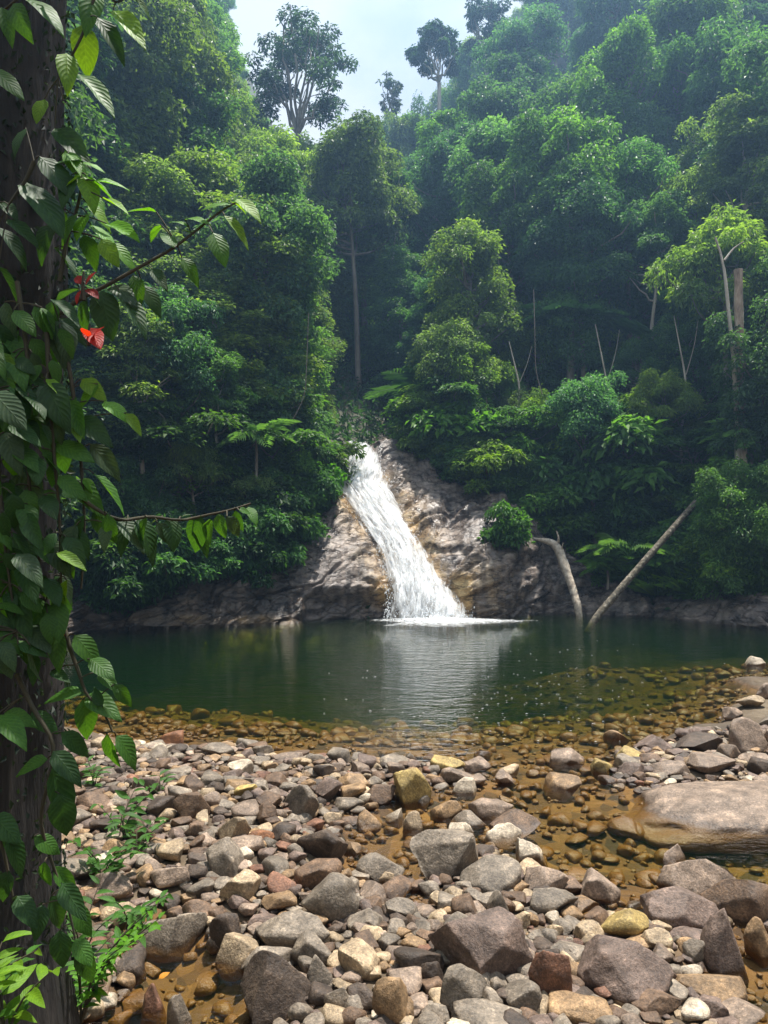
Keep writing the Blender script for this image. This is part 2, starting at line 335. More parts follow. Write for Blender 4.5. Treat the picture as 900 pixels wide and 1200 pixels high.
def fall_material(name, lo, hi, sx, sy):
    m, N, L, out = new_mat(name)
    uv = N('ShaderNodeUVMap'); mp = N('ShaderNodeMapping'); mp.inputs['Scale'].default_value = (sx, sy, 1); L(uv.outputs[0], mp.inputs[0])
    no = N('ShaderNodeTexNoise'); no.inputs['Scale'].default_value = 1; no.inputs['Detail'].default_value = 7; no.inputs['Roughness'].default_value = .7; no.inputs['Distortion'].default_value = .5
    L(mp.outputs[0], no.inputs['Vector'])
    e = attr(N, 'edge')
    a = math_n(N, L, 'SUBTRACT', math_n(N, L, 'ADD', no.outputs['Fac'], .0), math_n(N, L, 'MULTIPLY', e.outputs['Fac'], .34))
    al = N('ShaderNodeMapRange'); al.inputs['From Min'].default_value = lo; al.inputs['From Max'].default_value = hi; L(a, al.inputs['Value'])
    c = ramp(N, [(.3, (.74, .8, .84)), (.5, (.92, .94, .95)), (.75, (.97, .97, .97))]); L(no.outputs['Fac'], c.inputs['Fac'])
    b = N('ShaderNodeBump'); b.inputs['Strength'].default_value = 1; b.inputs['Distance'].default_value = .08; L(no.outputs['Fac'], b.inputs['Height'])
    p = N('ShaderNodeBsdfPrincipled'); p.inputs['Roughness'].default_value = .45; L(c.outputs[0], p.inputs['Base Color']); L(b.outputs[0], p.inputs['Normal'])
    tl = N('ShaderNodeBsdfTranslucent'); tl.inputs['Color'].default_value = (.9, .93, .95, 1)
    m1 = N('ShaderNodeMixShader'); m1.inputs[0].default_value = .45; L(p.outputs[0], m1.inputs[1]); L(tl.outputs[0], m1.inputs[2])
    tr = N('ShaderNodeBsdfTransparent'); m2 = N('ShaderNodeMixShader'); L(al.outputs[0], m2.inputs[0]); L(tr.outputs[0], m2.inputs[1]); L(m1.outputs[0], m2.inputs[2])
    L(m2.outputs[0], out.inputs['Surface'])
    return m
M_FALL = fall_material('falling_water', .31, .54, 8, 6)
M_VEIL = fall_material('falling_veil', .44, .6, 15, 12)
M_FOAM = fall_material('foam', .18, .42, 5, 9)
def plain(name, c, rough=.5, trans=0):
    m, N, L, out = new_mat(name)
    p = N('ShaderNodeBsdfPrincipled'); p.inputs['Base Color'].default_value = (*c, 1); p.inputs['Roughness'].default_value = rough
    if trans:
        t = N('ShaderNodeBsdfTranslucent'); t.inputs['Color'].default_value = (*c, 1); x = N('ShaderNodeMixShader'); x.inputs[0].default_value = trans
        L(p.outputs[0], x.inputs[1]); L(t.outputs[0], x.inputs[2]); L(x.outputs[0], out.inputs['Surface'])
    else: L(p.outputs[0], out.inputs['Surface'])
    return m
M_SPRAY = plain('spray', (.93, .95, .97), .4, .5)

# ------------------------------------------------------------------ terrain
BASIN = np.array([(-9.5, -14), (-9.5, 8), (-8.7, 14), (-8.2, 18), (-7.9, 20.3), (-5.2, 21.4), (-2.6, 22.9), (.1, 23.6), (2.3, 23.4),
                  (4.9, 25.6), (6.8, 25.4), (8.5, 24.0), (10.4, 20.6), (14, 17.5), (20, 13), (24, 4), (24, -14)], float)
def basin_dist(x, y):
    """distance outside the river basin (0 within)"""
    P = np.stack([np.asarray(x, float), np.asarray(y, float)], -1); best = np.full(P.shape[:-1], 1e9); ins = np.zeros(P.shape[:-1], bool)
    n = len(BASIN)
    for i in range(n):
        a, b = BASIN[i], BASIN[(i + 1) % n]; ab = b - a
        t = np.clip(((P - a) @ ab) / (ab @ ab), 0, 1); best = np.minimum(best, np.linalg.norm(P - (a + t[..., None] * ab), axis=-1))
        c = ((a[1] > P[..., 1]) != (b[1] > P[..., 1])); xs = (b[0] - a[0]) * (P[..., 1] - a[1]) / (b[1] - a[1] + 1e-12) + a[0]
        ins ^= c & (P[..., 0] < xs)
    return np.where(ins, 0, best), ins
BED = [(150,900,.10),(250,900,.06),(350,905,.05),(450,905,.02),(540,905,-.02),(200,960,.12),(300,960,.12),(400,960,-.02),(450,965,-.1),(400,935,.03),
 (500,955,-.1),(560,960,-.1),(250,1010,.1),(350,1010,.1),(420,1015,-.06),(480,1010,-.1),(550,1010,.0),(300,1060,.05),(400,1060,.04),(480,1050,-.04),
 (560,1060,.06),(640,1060,.03),(720,1090,.02),(700,1060,-.08),(650,1000,-.15),(700,980,-.2),(650,940,-.13),(620,900,-.1),(680,900,-.1),(750,905,.0),
 (800,900,.06),(860,870,.12),(900,840,.15),(880,800,.08),(830,930,.0),(770,990,-.22),(850,990,-.28),(900,1000,-.3),(800,1040,-.08),(850,1060,-.02),
 (860,1110,-.05),(890,1150,-.12),(780,1120,.02),(600,1110,.06),(500,1110,.06),(640,1160,.08),(740,1180,.05),(560,1190,.1),(450,1150,.08),(400,1110,.04),
 (400,1180,.06),(330,1150,-.02),(280,1100,-.03),(250,1150,-.2),(200,1130,-.18),(200,1190,-.2),(150,1090,-.05),(120,1150,.02),(100,1050,.1),(100,950,.15),(50,1100,.25),
 (200,868,-.06),(350,872,-.08),(450,878,-.08),(560,870,-.1),(650,865,-.15),(720,845,-.2),(800,830,-.2),(850,800,-.2),(880,775,-.15),(300,850,-.16),
 (450,850,-.2),(550,850,-.2),(650,830,-.35),(150,845,-.14),(250,820,-.4),(400,820,-.6),(550,820,-.65),(700,800,-.7),(780,790,-.5),(850,770,-.4),
 (720,765,-.45),(680,775,-.8),(300,780,-1.8),(450,780,-2),(600,780,-1.9),(800,755,-.7),(850,745,-.8),(500,740,-1.8),(200,750,-1.6),(640,740,-1.6),(760,735,-1),
 (60,870,.1),(-60,900,.2),(1000,800,.2),(1100,900,.3),(1100,780,-.2),(1050,1100,-.1),(20,820,-.4)]
BEDP = np.array([(*on_ground(a, b), c) for a, b, c in BED] + [(-1.5, 1, .35), (1.5, 1, .3), (0, -3, .5), (-5, -3, .8), (6, -3, .4), (12, 3, .3), (16, 12, .0), (-8, 6, .5), (-8, 12, -.3), (13, 17, -.5), (20, 8, .4)])
def bed(x, y):
    x = np.asarray(x, float); y = np.asarray(y, float); w = 0; s = 0
    for bx, by, bz in BEDP:
        k = 1.0 / ((x - bx) ** 2 + (y - by) ** 2 + .02) ** 2
        w = w + k; s = s + k * bz
    return s / w
def ground_z(x, y):
    x = np.asarray(x, float); y = np.asarray(y, float)
    d, _ = basin_dist(x, y); b = bed(x, y)
    b = b + .025 * fbm(np.stack([x * 2, y * 2, x * 0], -1), 3)
    t = x / np.maximum(y, 6) + .02
    s = .5 + np.where(t > 0, .56 * sstep(0, .3, t), .42 * sstep(0, .22, -t))
    s = np.where(y < 16, .8, s)
    front = sstep(14, 20, y) * np.exp(-((x + 1.5) / 5.0) ** 2)
    h = s * d + 2.9 * front * sstep(.8, 5.2, d) - .45 * front * (1 - sstep(3, 6, d))
    fr_ = sstep(14, 19, y) * sstep(5, 7, x) * (1 - sstep(16, 20, x)); h = h - 1.3 * fr_ * (1 - sstep(1.2, 4, d))
    h = np.where(d > 75, 0.3 * (d - 75) + 75 * s + 2.9 * front, h)
    h = h + 1.6 * sstep(4, 20, d) * fbm(np.stack([x * .09, y * .09, x * 0 + 3], -1), 3)
    k = sstep(0, .8, d)
    return b * (1 - k) + (h) * k
xs = np.r_[np.linspace(-95, -12, 56)[:-1], np.arange(-12, 15, .13), np.linspace(15, 95, 54)]
ys = np.r_[np.linspace(-26, 2, 30)[:-1], np.arange(2, 27, .13), np.linspace(27, 122, 74)]
XX, YY = np.meshgrid(xs, ys)
TER = np.stack([XX, YY, ground_z(XX, YY)], -1).reshape(-1, 3)
link('ground', mesh_np('ground', TER, grid_faces(len(xs), len(ys)), M_GROUND), kind='structure')

# ------------------------------------------------------------------ rock face with the waterfall
ROCK = np.array([(-300, 15, 700, 17), (-150, 16.5, 690, 18.5), (60, 18.3, 690, 20), (110, 20.2, 690, 21.5), (200, 20.8, 665, 22.3), (250, 21.2, 648, 22.8), (300, 21.6, 638, 23.3),
 (350, 22.3, 612, 24.8), (380, 22.6, 578, 26.5), (400, 22.9, 530, 28), (420, 23.0, 522, 28.6), (450, 23.2, 512, 29), (485, 23.2, 520, 29), (520, 23.0, 560, 27.8), (560, 23.6, 580, 27.2),
 (610, 24.5, 590, 27), (640, 25.3, 625, 27.5), (680, 25.3, 655, 27), (720, 24.8, 684, 26), (760, 24.3, 690, 25.5), (830, 22.5, 690, 24), (900, 20.4, 698, 22), (1000, 18.5, 715, 20), (1300, 14, 730, 15.5)], float)
FALL = np.array([(524, 409, 432), (540, 400, 440), (570, 392, 453), (600, 414, 470), (640, 441, 493), (680, 455, 520), (705, 459, 538), (726, 456, 558)], float)
def rock_base(px, v):
    Yb = np.interp(px, ROCK[:, 0], ROCK[:, 1]); pt = np.interp(px, ROCK[:, 0], ROCK[:, 2]); Yt = np.interp(px, ROCK[:, 0], ROCK[:, 3])
    pb = HOR + H0 * F / Yb; vv = np.clip(v, 0, 1)
    py = pb + (pt - pb) * vv; Y = Yb + (Yt - Yb) * vv ** 1.25
    P = np.stack([(px - 450) / F * Y, Y, H0 + (HOR - py) / F * Y], -1)
    up = np.maximum(v - 1, 0); dn = np.maximum(-v, 0)
    P[..., 1] += up * 14 - dn * 3; P[..., 2] += up * 3.0 - dn * 6
    P[..., 0] += up * 14 * (px - 450) / F
    return P, py
def fall_mask(px, py, soft=14):
    l = np.interp(py, FALL[:, 0], FALL[:, 1]); r = np.interp(py, FALL[:, 0], FALL[:, 2])
    return np.clip(np.minimum(px - l, r - px) / soft + 1, 0, 1), l, r
us = np.r_[np.linspace(-300, 90, 60)[:-1], np.linspace(90, 910, 390), np.linspace(910, 1300, 50)[1:]]
vs = np.r_[np.linspace(-.35, 0, 10)[:-1], np.linspace(0, 1, 150), np.linspace(1, 1.3, 12)[1:]]
def smooth1(a, n):
    for _ in range(n): a = np.concatenate([a[:, :1], .25 * a[:, :-2] + .5 * a[:, 1:-1] + .25 * a[:, 2:], a[:, -1:]], 1)
    return a
UU, VV = np.meshgrid(us, vs)
RP, RPY = rock_base(UU, VV)
RP = np.stack([smooth1(RP[..., k], 10) for k in range(3)], -1)
def grid_normals(P):
    n = nrm(np.cross(np.gradient(P, axis=1), np.gradient(P, axis=0))); return n
RN = grid_normals(RP)
def gb(cx, cy, rx, ry): return np.exp(-(((UU - cx) / rx) ** 2 + ((RPY - cy) / ry) ** 2))
fm, _, _ = fall_mask(UU, RPY)
disp = .75 * np.clip(gb(568, 648, 48, 42) * 1.5, 0, 1) + .35 * gb(620, 690, 60, 30) + .3 * gb(405, 655, 45, 35) - .5 * sstep(688, 700, RPY) * sstep(350, 365, UU) * (1 - sstep(455, 470, UU))
disp += .35 * gb(390, 600, 18, 22) + .25 * gb(470, 570, 14, 50) + .25 * gb(505, 620, 15, 40) - .35 * gb(530, 610, 10, 30) + .3 * gb(240, 690, 80, 30)
# foliated strata running down across the face, then blocky and fine relief
ca, sa = math.cos(.62), math.sin(.62)
q = np.stack([RP[..., 0] * ca + RP[..., 2] * sa, RP[..., 1] * .8, -RP[..., 0] * sa + RP[..., 2] * ca], -1)
def worley(p):
    i = np.floor(p).astype(np.int64); f1 = np.full(p.shape[:-1], 9.0); f2 = f1.copy(); idc = np.zeros(p.shape[:-1])
    for a in (-1, 0, 1):
        for b in (-1, 0, 1):
            for c in (-1, 0, 1):
                j = i + np.array([a, b, c]); o = np.stack([_hash(j[..., 0], j[..., 1], j[..., 2] + 7 * k) for k in range(3)], -1)
                dd = np.linalg.norm(j + o - p, axis=-1); h = _hash(j[..., 0] + 91, j[..., 1], j[..., 2]); m = dd < f1
                f2 = np.where(m, f1, np.minimum(f2, dd)); idc = np.where(m, h, idc); f1 = np.where(m, dd, f1)
    return f1, f2, idc
qw = q + .35 * np.stack([fbm(q * .9 + 3, 3), fbm(q * .9 + 13, 3), fbm(q * .9 + 23, 3)], -1)
_, _, b1 = worley(qw * np.array([.2, .5, 1.05])); fa, fb, b2 = worley(qw * np.array([.5, 1.2, 2.8]) + 5)
fc, fd, b3 = worley(qw * np.array([.2, .5, 1.05]))
blocks = .3 * (b1 - .5) - .16 * (1 - sstep(0, .12, fd - fc)) + .09 * (b2 - .5) - .045 * (1 - sstep(0, .14, fb - fa))
lay = fbm(q * np.array([.45, .5, 1.7]), 4)
st = lay * 5; lay_t = (np.floor(st) + sstep(.25, .75, st - np.floor(st))) / 5
rough = .22 * lay_t + .06 * fbm(RP * 1.6 + 9, 3) + blocks + .02 * (1 - 2 * np.abs(fbm(q * np.array([.8, .8, 6]) + 4, 3))) + .035 * fbm(RP * 8, 3)
quiet = (1 - .7 * np.clip(fm, 0, 1)) * (1 - .55 * gb(412, 655, 42, 36)) * (1 - .35 * gb(500, 560, 40, 40))
disp = disp + rough * quiet - .18 * fm
RS = RP + RN * disp[..., None]
slab = (.12 + .88 * sstep(330, 380, UU)) * (1 - .4 * sstep(700, 760, UU)); slab = np.clip(slab * (1 - .6 * sstep(690, 700, RPY) * (1 - sstep(455, 470, UU))), 0, 1)
l_ = np.interp(RPY, FALL[:, 0], FALL[:, 1]); r_ = np.interp(RPY, FALL[:, 0], FALL[:, 2])
near = np.exp(-(np.maximum(np.maximum(l_ - UU, UU - r_), 0) / 26.0) ** 2) * sstep(540, 575, RPY) * (1 - .75 * sstep(690, 705, RPY) * (UU < 460))
orange_foot = np.exp(-(((UU - 545) / 30) ** 2 + ((RPY - 700) / 22) ** 2)) + .6 * np.exp(-(((UU - 260) / 90) ** 2 + ((RPY - 728) / 5) ** 2))
ochre = np.clip((near + orange_foot) * (.55 + .9 * fbm(RP * 1.3 + 30, 3)) * 1.1, 0, 1)
rock_o = link('rock_face', mesh_np('rock_face', RS.reshape(-1, 3), grid_faces(len(us), len(vs)), M_ROCK, True,
      {'ochre': ochre.ravel(), 'slab': slab.ravel()}), kind='structure')

def rock_point(px, py):
    """a point on the built rock face seen at a photo pixel, with its normal"""
    iu = int(np.argmin(np.abs(us - px))); iv = int(np.argmin(np.abs(RPY[:, iu] - py) + 100 * ((vs < 0) | (vs > 1))))
    return RS[iv, iu].copy(), RN[iv, iu].copy()

# ------------------------------------------------------------------ water
def water_box():
    bm = bmesh.new(); x0, x1, y0, y1 = -12, 26, -10, 30
    nx, ny = 60, 60
    top = [[bm.verts.new((x0 + (x1 - x0) * i / nx, y0 + (y1 - y0) * j / ny, 0)) for i in range(nx + 1)] for j in range(ny + 1)]
    for j in range(ny):
        for i in range(nx): bm.faces.new((top[j][i], top[j][i + 1], top[j + 1][i + 1], top[j + 1][i]))
    lo = [bm.verts.new((x, y, -3.2)) for x, y in ((x0, y0), (x1, y0), (x1, y1), (x0, y1))]
    bm.faces.new((lo[3], lo[2], lo[1], lo[0]))
    bm.faces.new([lo[0], lo[1]] + [top[0][i] for i in range(nx, -1, -1)])
    bm.faces.new([lo[1], lo[2]] + [top[j][nx] for j in range(ny, -1, -1)])
    bm.faces.new([lo[2], lo[3]] + [top[ny][i] for i in range(nx + 1)])
    bm.faces.new([lo[3], lo[0]] + [top[j][0] for j in range(ny + 1)])
    me = bpy.data.meshes.new('pool_water'); bm.to_mesh(me); bm.free(); me.materials.append(M_WATER); return me
link('pool_water', water_box(), kind='structure')

def fall_sheet(off, amp, seed, mat, name, parent, grow=0):
    nv, nu = 150, 44; V = np.zeros((nv, nu, 3)); uvs = np.zeros((nv, nu, 2)); ed = np.zeros((nv, nu))
    RQ = RP - RN * .18
    for j, py in enumerate(np.linspace(524, 727, nv)):
        l, r = np.interp(py, FALL[:, 0], FALL[:, 1]) - grow, np.interp(py, FALL[:, 0], FALL[:, 2]) + grow
        jag = 5 * fbm(np.array([[py * .05, seed, 0], [py * .05, seed, 9]]), 3)
        for i, t in enumerate(np.linspace(0, 1, nu)):
            px = l + jag[0] + (r + jag[1] - l - jag[0]) * t
            iu = np.interp(px, us, np.arange(len(us))); a = int(iu); f = iu - a
            col = lambda A, k: A[:, k]
            def samp(k):
                v = np.interp(-py, -RPY[9:160, k], np.arange(9, 160)); b = int(v); g = v - b; b2 = min(b + 1, 159)
                return (RQ[b, k] * (1 - g) + RQ[b2, k] * g), RN[b, k]
            p0, n0 = samp(a); p1, n1 = samp(a + 1)
            V[j, i] = p0 * (1 - f) + p1 * f + n0 * off * (1 + .5 * math.sin(math.pi * t))
            uvs[j, i] = (t * (r - l) / 60.0, (py - 524) / 200.0); ed[j, i] = abs(2 * t - 1) ** 5
    N_ = grid_normals(V)
    q = np.stack([uvs[..., 0] * 9, uvs[..., 1] * 7, uvs[..., 0] * 0 + seed], -1)
    V += N_ * (amp * fbm(q, 4))[..., None]
    me = mesh_np(name, V.reshape(-1, 3), grid_faces(nu, nv), mat, True, {'edge': ed.ravel()}, uvs.reshape(-1, 2))
    return link(name, me, parent), V, N_
wf = bpy.data.objects.new('waterfall', None); COL.objects.link(wf); wf.location = (1.4, 22.9, 0)
tag(wf, 'white cascade sliding down the tan rock into the green pool', 'waterfall')
def keep(o, parent):                                  # parent without moving
    o.parent = parent; o.matrix_parent_inverse = Matrix.Translation(-Vector(parent.location)); return o
o1, FV, FN = fall_sheet(.2, .09, 1.0, M_FALL, 'water_sheet', None, 5); keep(o1, wf)
o2, FV2, FN2 = fall_sheet(.32, .13, 5.0, M_VEIL, 'water_veil', None, 3); keep(o2, wf)
OCT = np.array([(1, 0, 0), (0, 1, 0), (-1, 0, 0), (0, -1, 0), (0, 0, 1), (0, 0, -1)], float)
OCTF = np.array([(0, 1, 4), (1, 2, 4), (2, 3, 4), (3, 0, 4), (1, 0, 5), (2, 1, 5), (3, 2, 5), (0, 3, 5)])
def droplets(P, r, stretch):
    n = len(P); V = OCT[None] * r[:, None, None]; V = V * np.stack([np.ones(n), np.ones(n), stretch], -1)[:, None, :]
    V = V + P[:, None]; Fc = OCTF[None] + (np.arange(n) * 6)[:, None, None]
    return V.reshape(-1, 3), Fc.reshape(-1, 3)
n = 7500; jj = (R.random(n) ** .75 * 149).astype(int); ii = (np.clip(R.normal(.5, .27, n), 0, 1) * 43).astype(int)
lift = np.abs(R.normal(0, .22, n)) + .05
P = FV[jj, ii] + FN[jj, ii] * lift[:, None] + R.normal(0, .06, (n, 3)) + np.array([0, 0, .04])
k2 = 260; a = R.random(k2) * math.pi * 2; rr = np.abs(R.normal(0, .5, k2))
P2 = np.stack([1.45 + rr * np.cos(a) * 1.2, 22.6 - np.abs(rr * np.sin(a)) * .6, np.abs(R.normal(0, .28, k2)) * np.exp(-rr)], -1)
P = np.concatenate([P, P2]); n = len(P)
V, Fc = droplets(P, R.uniform(.008, .022, n), R.uniform(1, 2.6, n))
keep(link('spray', mesh_np('spray', V, Fc, M_SPRAY), None, kind='stuff'), wf)
# foam where it lands
nr, na = 26, 90; V = []; U = []; E = []
for i in range(nr):
    for k in range(na):
        t = i / (nr - 1); th = k / na * 2 * math.pi
        rx = 2.2 * (1 + .25 * math.sin(3 * th + 1) + .12 * math.sin(7 * th)); ry = 1.15 * (1 + .2 * math.sin(2 * th) + .15 * math.sin(5 * th + 2))
        V.append((1.75 + rx * t * math.cos(th), 22.3 + 1.25 * ry * t * math.sin(th), .015 + .13 * (1 - t) ** 2)); U.append((V[-1][0], V[-1][1])); E.append(t ** 1.3 * .95)
V = np.array(V); V[:, 2] += .1 * fbm(V * 5, 3) * (1 - np.array(E)) + .015
Fc = [(i * na + k, i * na + (k + 1) % na, (i + 1) * na + (k + 1) % na, (i + 1) * na + k) for i in range(nr - 1) for k in range(na)]
keep(link('foam', mesh_np('foam', V, Fc, M_FOAM, True, {'edge': np.array(E)}, np.array(U)), None), wf)
# small flat white flecks scattered over the pool surface
n = 300; pxs = np.clip(R.normal(600, 110, n), 380, 860); pys = R.uniform(742, 872, n); ok = R.random(n) < np.exp(-((pys - 815) / 45) ** 2); pxs, pys = pxs[ok], pys[ok]
Yq = H0 * F / (pys - HOR); P = np.stack([(pxs - 450) / F * Yq, Yq, np.full(len(Yq), .0006)], -1)
V, Fc = droplets(P, R.uniform(.006, .013, len(P)), np.full(len(P), .08)); V[:, 0] = (V[:, 0] - np.repeat(P[:, 0], 6)) * 1.8 + np.repeat(P[:, 0], 6)
link('flecks', mesh_np('flecks', V, Fc, M_SPRAY), label='small white flecks on the green pool water', cat='flecks', kind='stuff')

# ------------------------------------------------------------------ trees
def leaves(P, A, Nn, L, W, fold=.18, droop=.15):
    """N folded leaves of two triangles each"""
    A = nrm(A); S = nrm(np.cross(Nn, A)); Nn = np.cross(A, S); L = L[:, None]; W = W[:, None]
    b = P; t = P + A * L - Nn * L * droop; m = P + A * L * .45
    l = m + S * W * L * .5 + Nn * L * fold * .5; r = m - S * W * L * .5 + Nn * L * fold * .5
    V = np.stack([b, l, t, r], 1).reshape(-1, 3); k = np.arange(len(P)) * 4
    Fc = np.stack([np.stack([k, k + 2, k + 1], 1), np.stack([k, k + 3, k + 2], 1)], 1).reshape(-1, 3)
    return V, Fc
def clump_leaves(rg, C, rad, n, L, flat=.5, up=.8, W=.46, jit=.55, droop=.3):
    """n leaves spread through the shells of clumps at C"""
    w = rad ** 2; w = w * np.random.default_rng(len(C)).uniform(.5, 1.5, len(C)); k = rg.choice(len(C), n, p=w / w.sum())
    u = nrm(rg.normal(size=(n, 3))); u[:, 2] = np.where(u[:, 2] < -.35, -u[:, 2], u[:, 2])
    stray = np.where(rg.random(n) < .14, rg.uniform(1.05, 1.38, n), 1.0)                  # stray twigs make the outline ragged
    P = C[k] + u * (stray * rad[k] * (.35 + .65 * rg.random(n) ** .5))[:, None] * np.array([1, 1, flat])
    Nn = nrm(u * .55 + np.array([0, 0, up]) + rg.normal(size=(n, 3)) * jit * .7)
    A = u * np.array([1, 1, .15]) + np.array([0, 0, -droop]) + rg.normal(size=(n, 3)) * jit
    A = A - Nn * np.sum(A * Nn, 1, keepdims=True)
    tone_c = rg.random(len(C)); tone = np.clip(tone_c[k] * .45 + rg.random(n) * .5, 0, 1)
    return P, A, Nn, L * rg.uniform(.65, 1.3, n), np.full(n, W), tone
def crown_mesh(name, parts, mat=None):
    P, A, Nn, L, W, T = [np.concatenate(c) for c in zip(*parts)]
    V, Fc = leaves(P, A, Nn, L, W)
    return mesh_np(name, V, Fc, mat or M_LEAF, False, {'tone': np.repeat(T, 4)})
def limb(rg, a, b, n=6, wob=.12):
    t = np.linspace(0, 1, n)[:, None]; P = a + (b - a) * t; d = np.linalg.norm(b - a)
    P[:, 2] += np.sin(t[:, 0] * math.pi) * -.08 * d; P[1:-1] += rg.normal(0, wob * d * .3, (n - 2, 3)); return P
def make_tree(seed, h, cz, rx, rz, nc, nl, L, flat=.5, trunk_r=.16, bark=None, crad=(.35, .8), up=.5, droop=.3, bend=.5, W=.46, shell=.55, low=False):
    rg = np.random.default_rng(seed)
    tb = Mesh(); top = np.array([rg.normal(0, bend), rg.normal(0, bend), min(h * .9, cz + rz * .6)])
    TP = curve([(0, 0, -1.2), (rg.normal(0, bend * .3), rg.normal(0, bend * .3), h * .35), top * np.array([.7, .7, .75]), top], 10)
    tb.tube(TP, np.linspace(trunk_r, trunk_r * .3, 10), 7)
    u = nrm(rg.normal(size=(nc, 3))); u[:, 2] = np.where(u[:, 2] < (-.9 if low else -.45), -u[:, 2], u[:, 2])
    lob = (1 + .55 * fbm(u * 1.4 + seed, 2))[:, None]
    C = np.array([top[0] * .8, top[1] * .8, cz]) + lob * u * np.array([rx, rx, rz]) * (shell + (1 - shell) * rg.random((nc, 1)))
    rad = rg.uniform(*crad, nc); C += rg.normal(0, .5 * crad[0], C.shape)
    for c in C[:: 2 if nc > 26 else 1]:
        z0 = np.clip(c[2] - rg.uniform(.25, .6) * rx, h * .25, top[2]); k = np.interp(z0, TP[:, 2], np.arange(10)); s = TP[int(k)] * (1 - k % 1) + TP[min(int(k) + 1, 9)] * (k % 1)
        tb.tube(limb(rg, s, c), np.linspace(trunk_r * .4, .018, 6), 5)
    cm = crown_mesh('crown', [clump_leaves(rg, C, rad, nl, L, flat, up, W, droop=droop)])
    return tb.mesh('trunk', bark or M_BARK), cm
def make_column(seed, h, r0, nl, L):
    """a tree swathed in climbers from foot to top"""
    rg = np.random.default_rng(seed); tb = Mesh(); tb.tube(curve([(0, 0, -1.5), (.2, 0, h * .5), (0, .2, h * .93)], 10), np.linspace(.3, .08, 10), 7)
    C, rad = [], []
    nc = int(h * 11)
    for k in range(nc):
        z = h * (k + rg.random()) / nc; a = rg.random() * 2 * math.pi; f = r0 * (.72 + .3 * math.sin(z * .9 + seed) + .18 * math.sin(z * 2.3 + seed * 2)) * (1 - .55 * sstep(.72, 1.02, z / h))
        C.append((math.cos(a) * f, math.sin(a) * f, z)); rad.append(rg.uniform(.35, .9))
    C, rad = np.array(C), np.array(rad)
    parts = [clump_leaves(rg, C, rad, nl, L, .8, .35, .5, .6, .55)]
    for c in C[:: 3]:                                   # hanging strands
        m = 34; ln = rg.uniform(1.2, 3.6); t = np.arange(m) / m; o = c * np.array([1.12, 1.12, 1]) + np.array([0, 0, .2])
        P = o + np.stack([.12 * np.sin(t * 6 + c[0]), .12 * np.cos(t * 5 + c[1]), -t * ln], 1) + rg.normal(0, .07, (m, 3))
        out = nrm(np.array([c[0], c[1], 0]) + 1e-6)
        parts.append((P, rg.normal(size=(m, 3)) * .6 + out * .5 + np.array([0, 0, -.8]), out + rg.normal(size=(m, 3)) * .4 + np.array([0, 0, .4]), L * rg.uniform(.7, 1.2, m), np.full(m, .5), np.clip(rg.random(m) * .6 + rg.random() * .3, 0, 1)))
    return tb.mesh('trunk', M_BARK), crown_mesh('crown', parts)
PROTO = {}
for i in range(3): PROTO['domed%d' % i] = make_tree(20 + i, 11, 7.6, 2.1, 3.2, 74, 21000, .19, 1.15, up=.35, droop=.6)
for i in range(3): PROTO['layered%d' % i] = make_tree(40 + i, 12, 8.6, 2.1, 3.1, 50, 14500, .2, .6, crad=(.45, .9), up=.8, bark=M_PALE, shell=.4)
for i in range(2): PROTO['slender%d' % i] = make_tree(60 + i, 14, 11.6, 1.4, 2.3, 26, 7000, .21, .7, trunk_r=.13, bark=M_PALE, bend=.9)
for i in range(3): PROTO['bushy%d' % i] = make_tree(80 + i, 7, 3.9, 1.9, 3.2, 80, 19000, .185, 1.15, low=True, up=.35, droop=.6)
for i in range(2): PROTO['weeping%d' % i] = make_tree(100 + i, 11, 7.4, 2.0, 3.3, 58, 15000, .26, 1.2, droop=1.1, W=.3, up=.4)
for i in range(3): PROTO['column%d' % i] = make_column(120 + i, 11 + 2 * i, 1.75, 31000, .195)
for i in range(3): PROTO['shrub%d' % i] = make_tree(140 + i, 1.8, 1.0, .85, .75, 14, 3000, .21, .8, trunk_r=.04, crad=(.3, .55), low=True, up=.6, bend=.15)
for i in range(2): PROTO['lacy%d' % i] = make_tree(160 + i, 4.2, 2.9, 1.5, 1.1, 12, 4200, .21, .4, trunk_r=.06, crad=(.5, .9), up=1.3, bend=.3)
def plant(kind, name, label, cat, group, xyz, scale=1.0, rot=0.0, col=(.05, .1, .03), sz=1.0):
    tm, cm = PROTO[kind]
    e = bpy.data.objects.new(name, None); COL.objects.link(e); e.empty_display_size = .3
    e.location = xyz; e.rotation_euler = (0, 0, rot); e.scale = (scale, scale, scale * sz); tag(e, label, cat, group)
    t = bpy.data.objects.new('trunk' if 'shrub' not in kind else 'stem', tm); COL.objects.link(t); t.parent = e
    c = bpy.data.objects.new('crown' if 'shrub' not in kind else 'foliage', cm); COL.objects.link(c); c.parent = e; c.color = (*col, 1)
    return e
def gz(x, y): return float(ground_z(np.array([x]), np.array([y]))[0])
GREENS = [(.07, .15, .055), (.1, .19, .06), (.14, .205, .055), (.06, .135, .07), (.145, .21, .085), (.085, .165, .08)]
rgt = np.random.default_rng(5)
KINDL = {
 'domed': ('broadleaf_tree', 'dense domed broadleaf tree in the forest on the slope above the waterfall', 'dome-crowned trees on the slope'),
 'layered': ('tiered_tree', 'pale-trunked tree with flat tiered leaf layers on the forest slope', 'tiered trees on the slope'),
 'slender': ('slender_tree', 'slender pale-trunked tree with small high crown rising from the forest slope', 'slender trees on the slope'),
 'bushy': ('bushy_tree', 'low bushy tree leafy down to the ground on the forest slope', 'bushy trees on the slope'),
 'column': ('vine_clad_tree', 'tree draped with climbers in the forest on the slope', 'vine-clad trees on the slope'),
 'weeping': ('weeping_tree', 'tree with long narrow drooping leaves on the forest slope', 'drooping trees on the slope')}
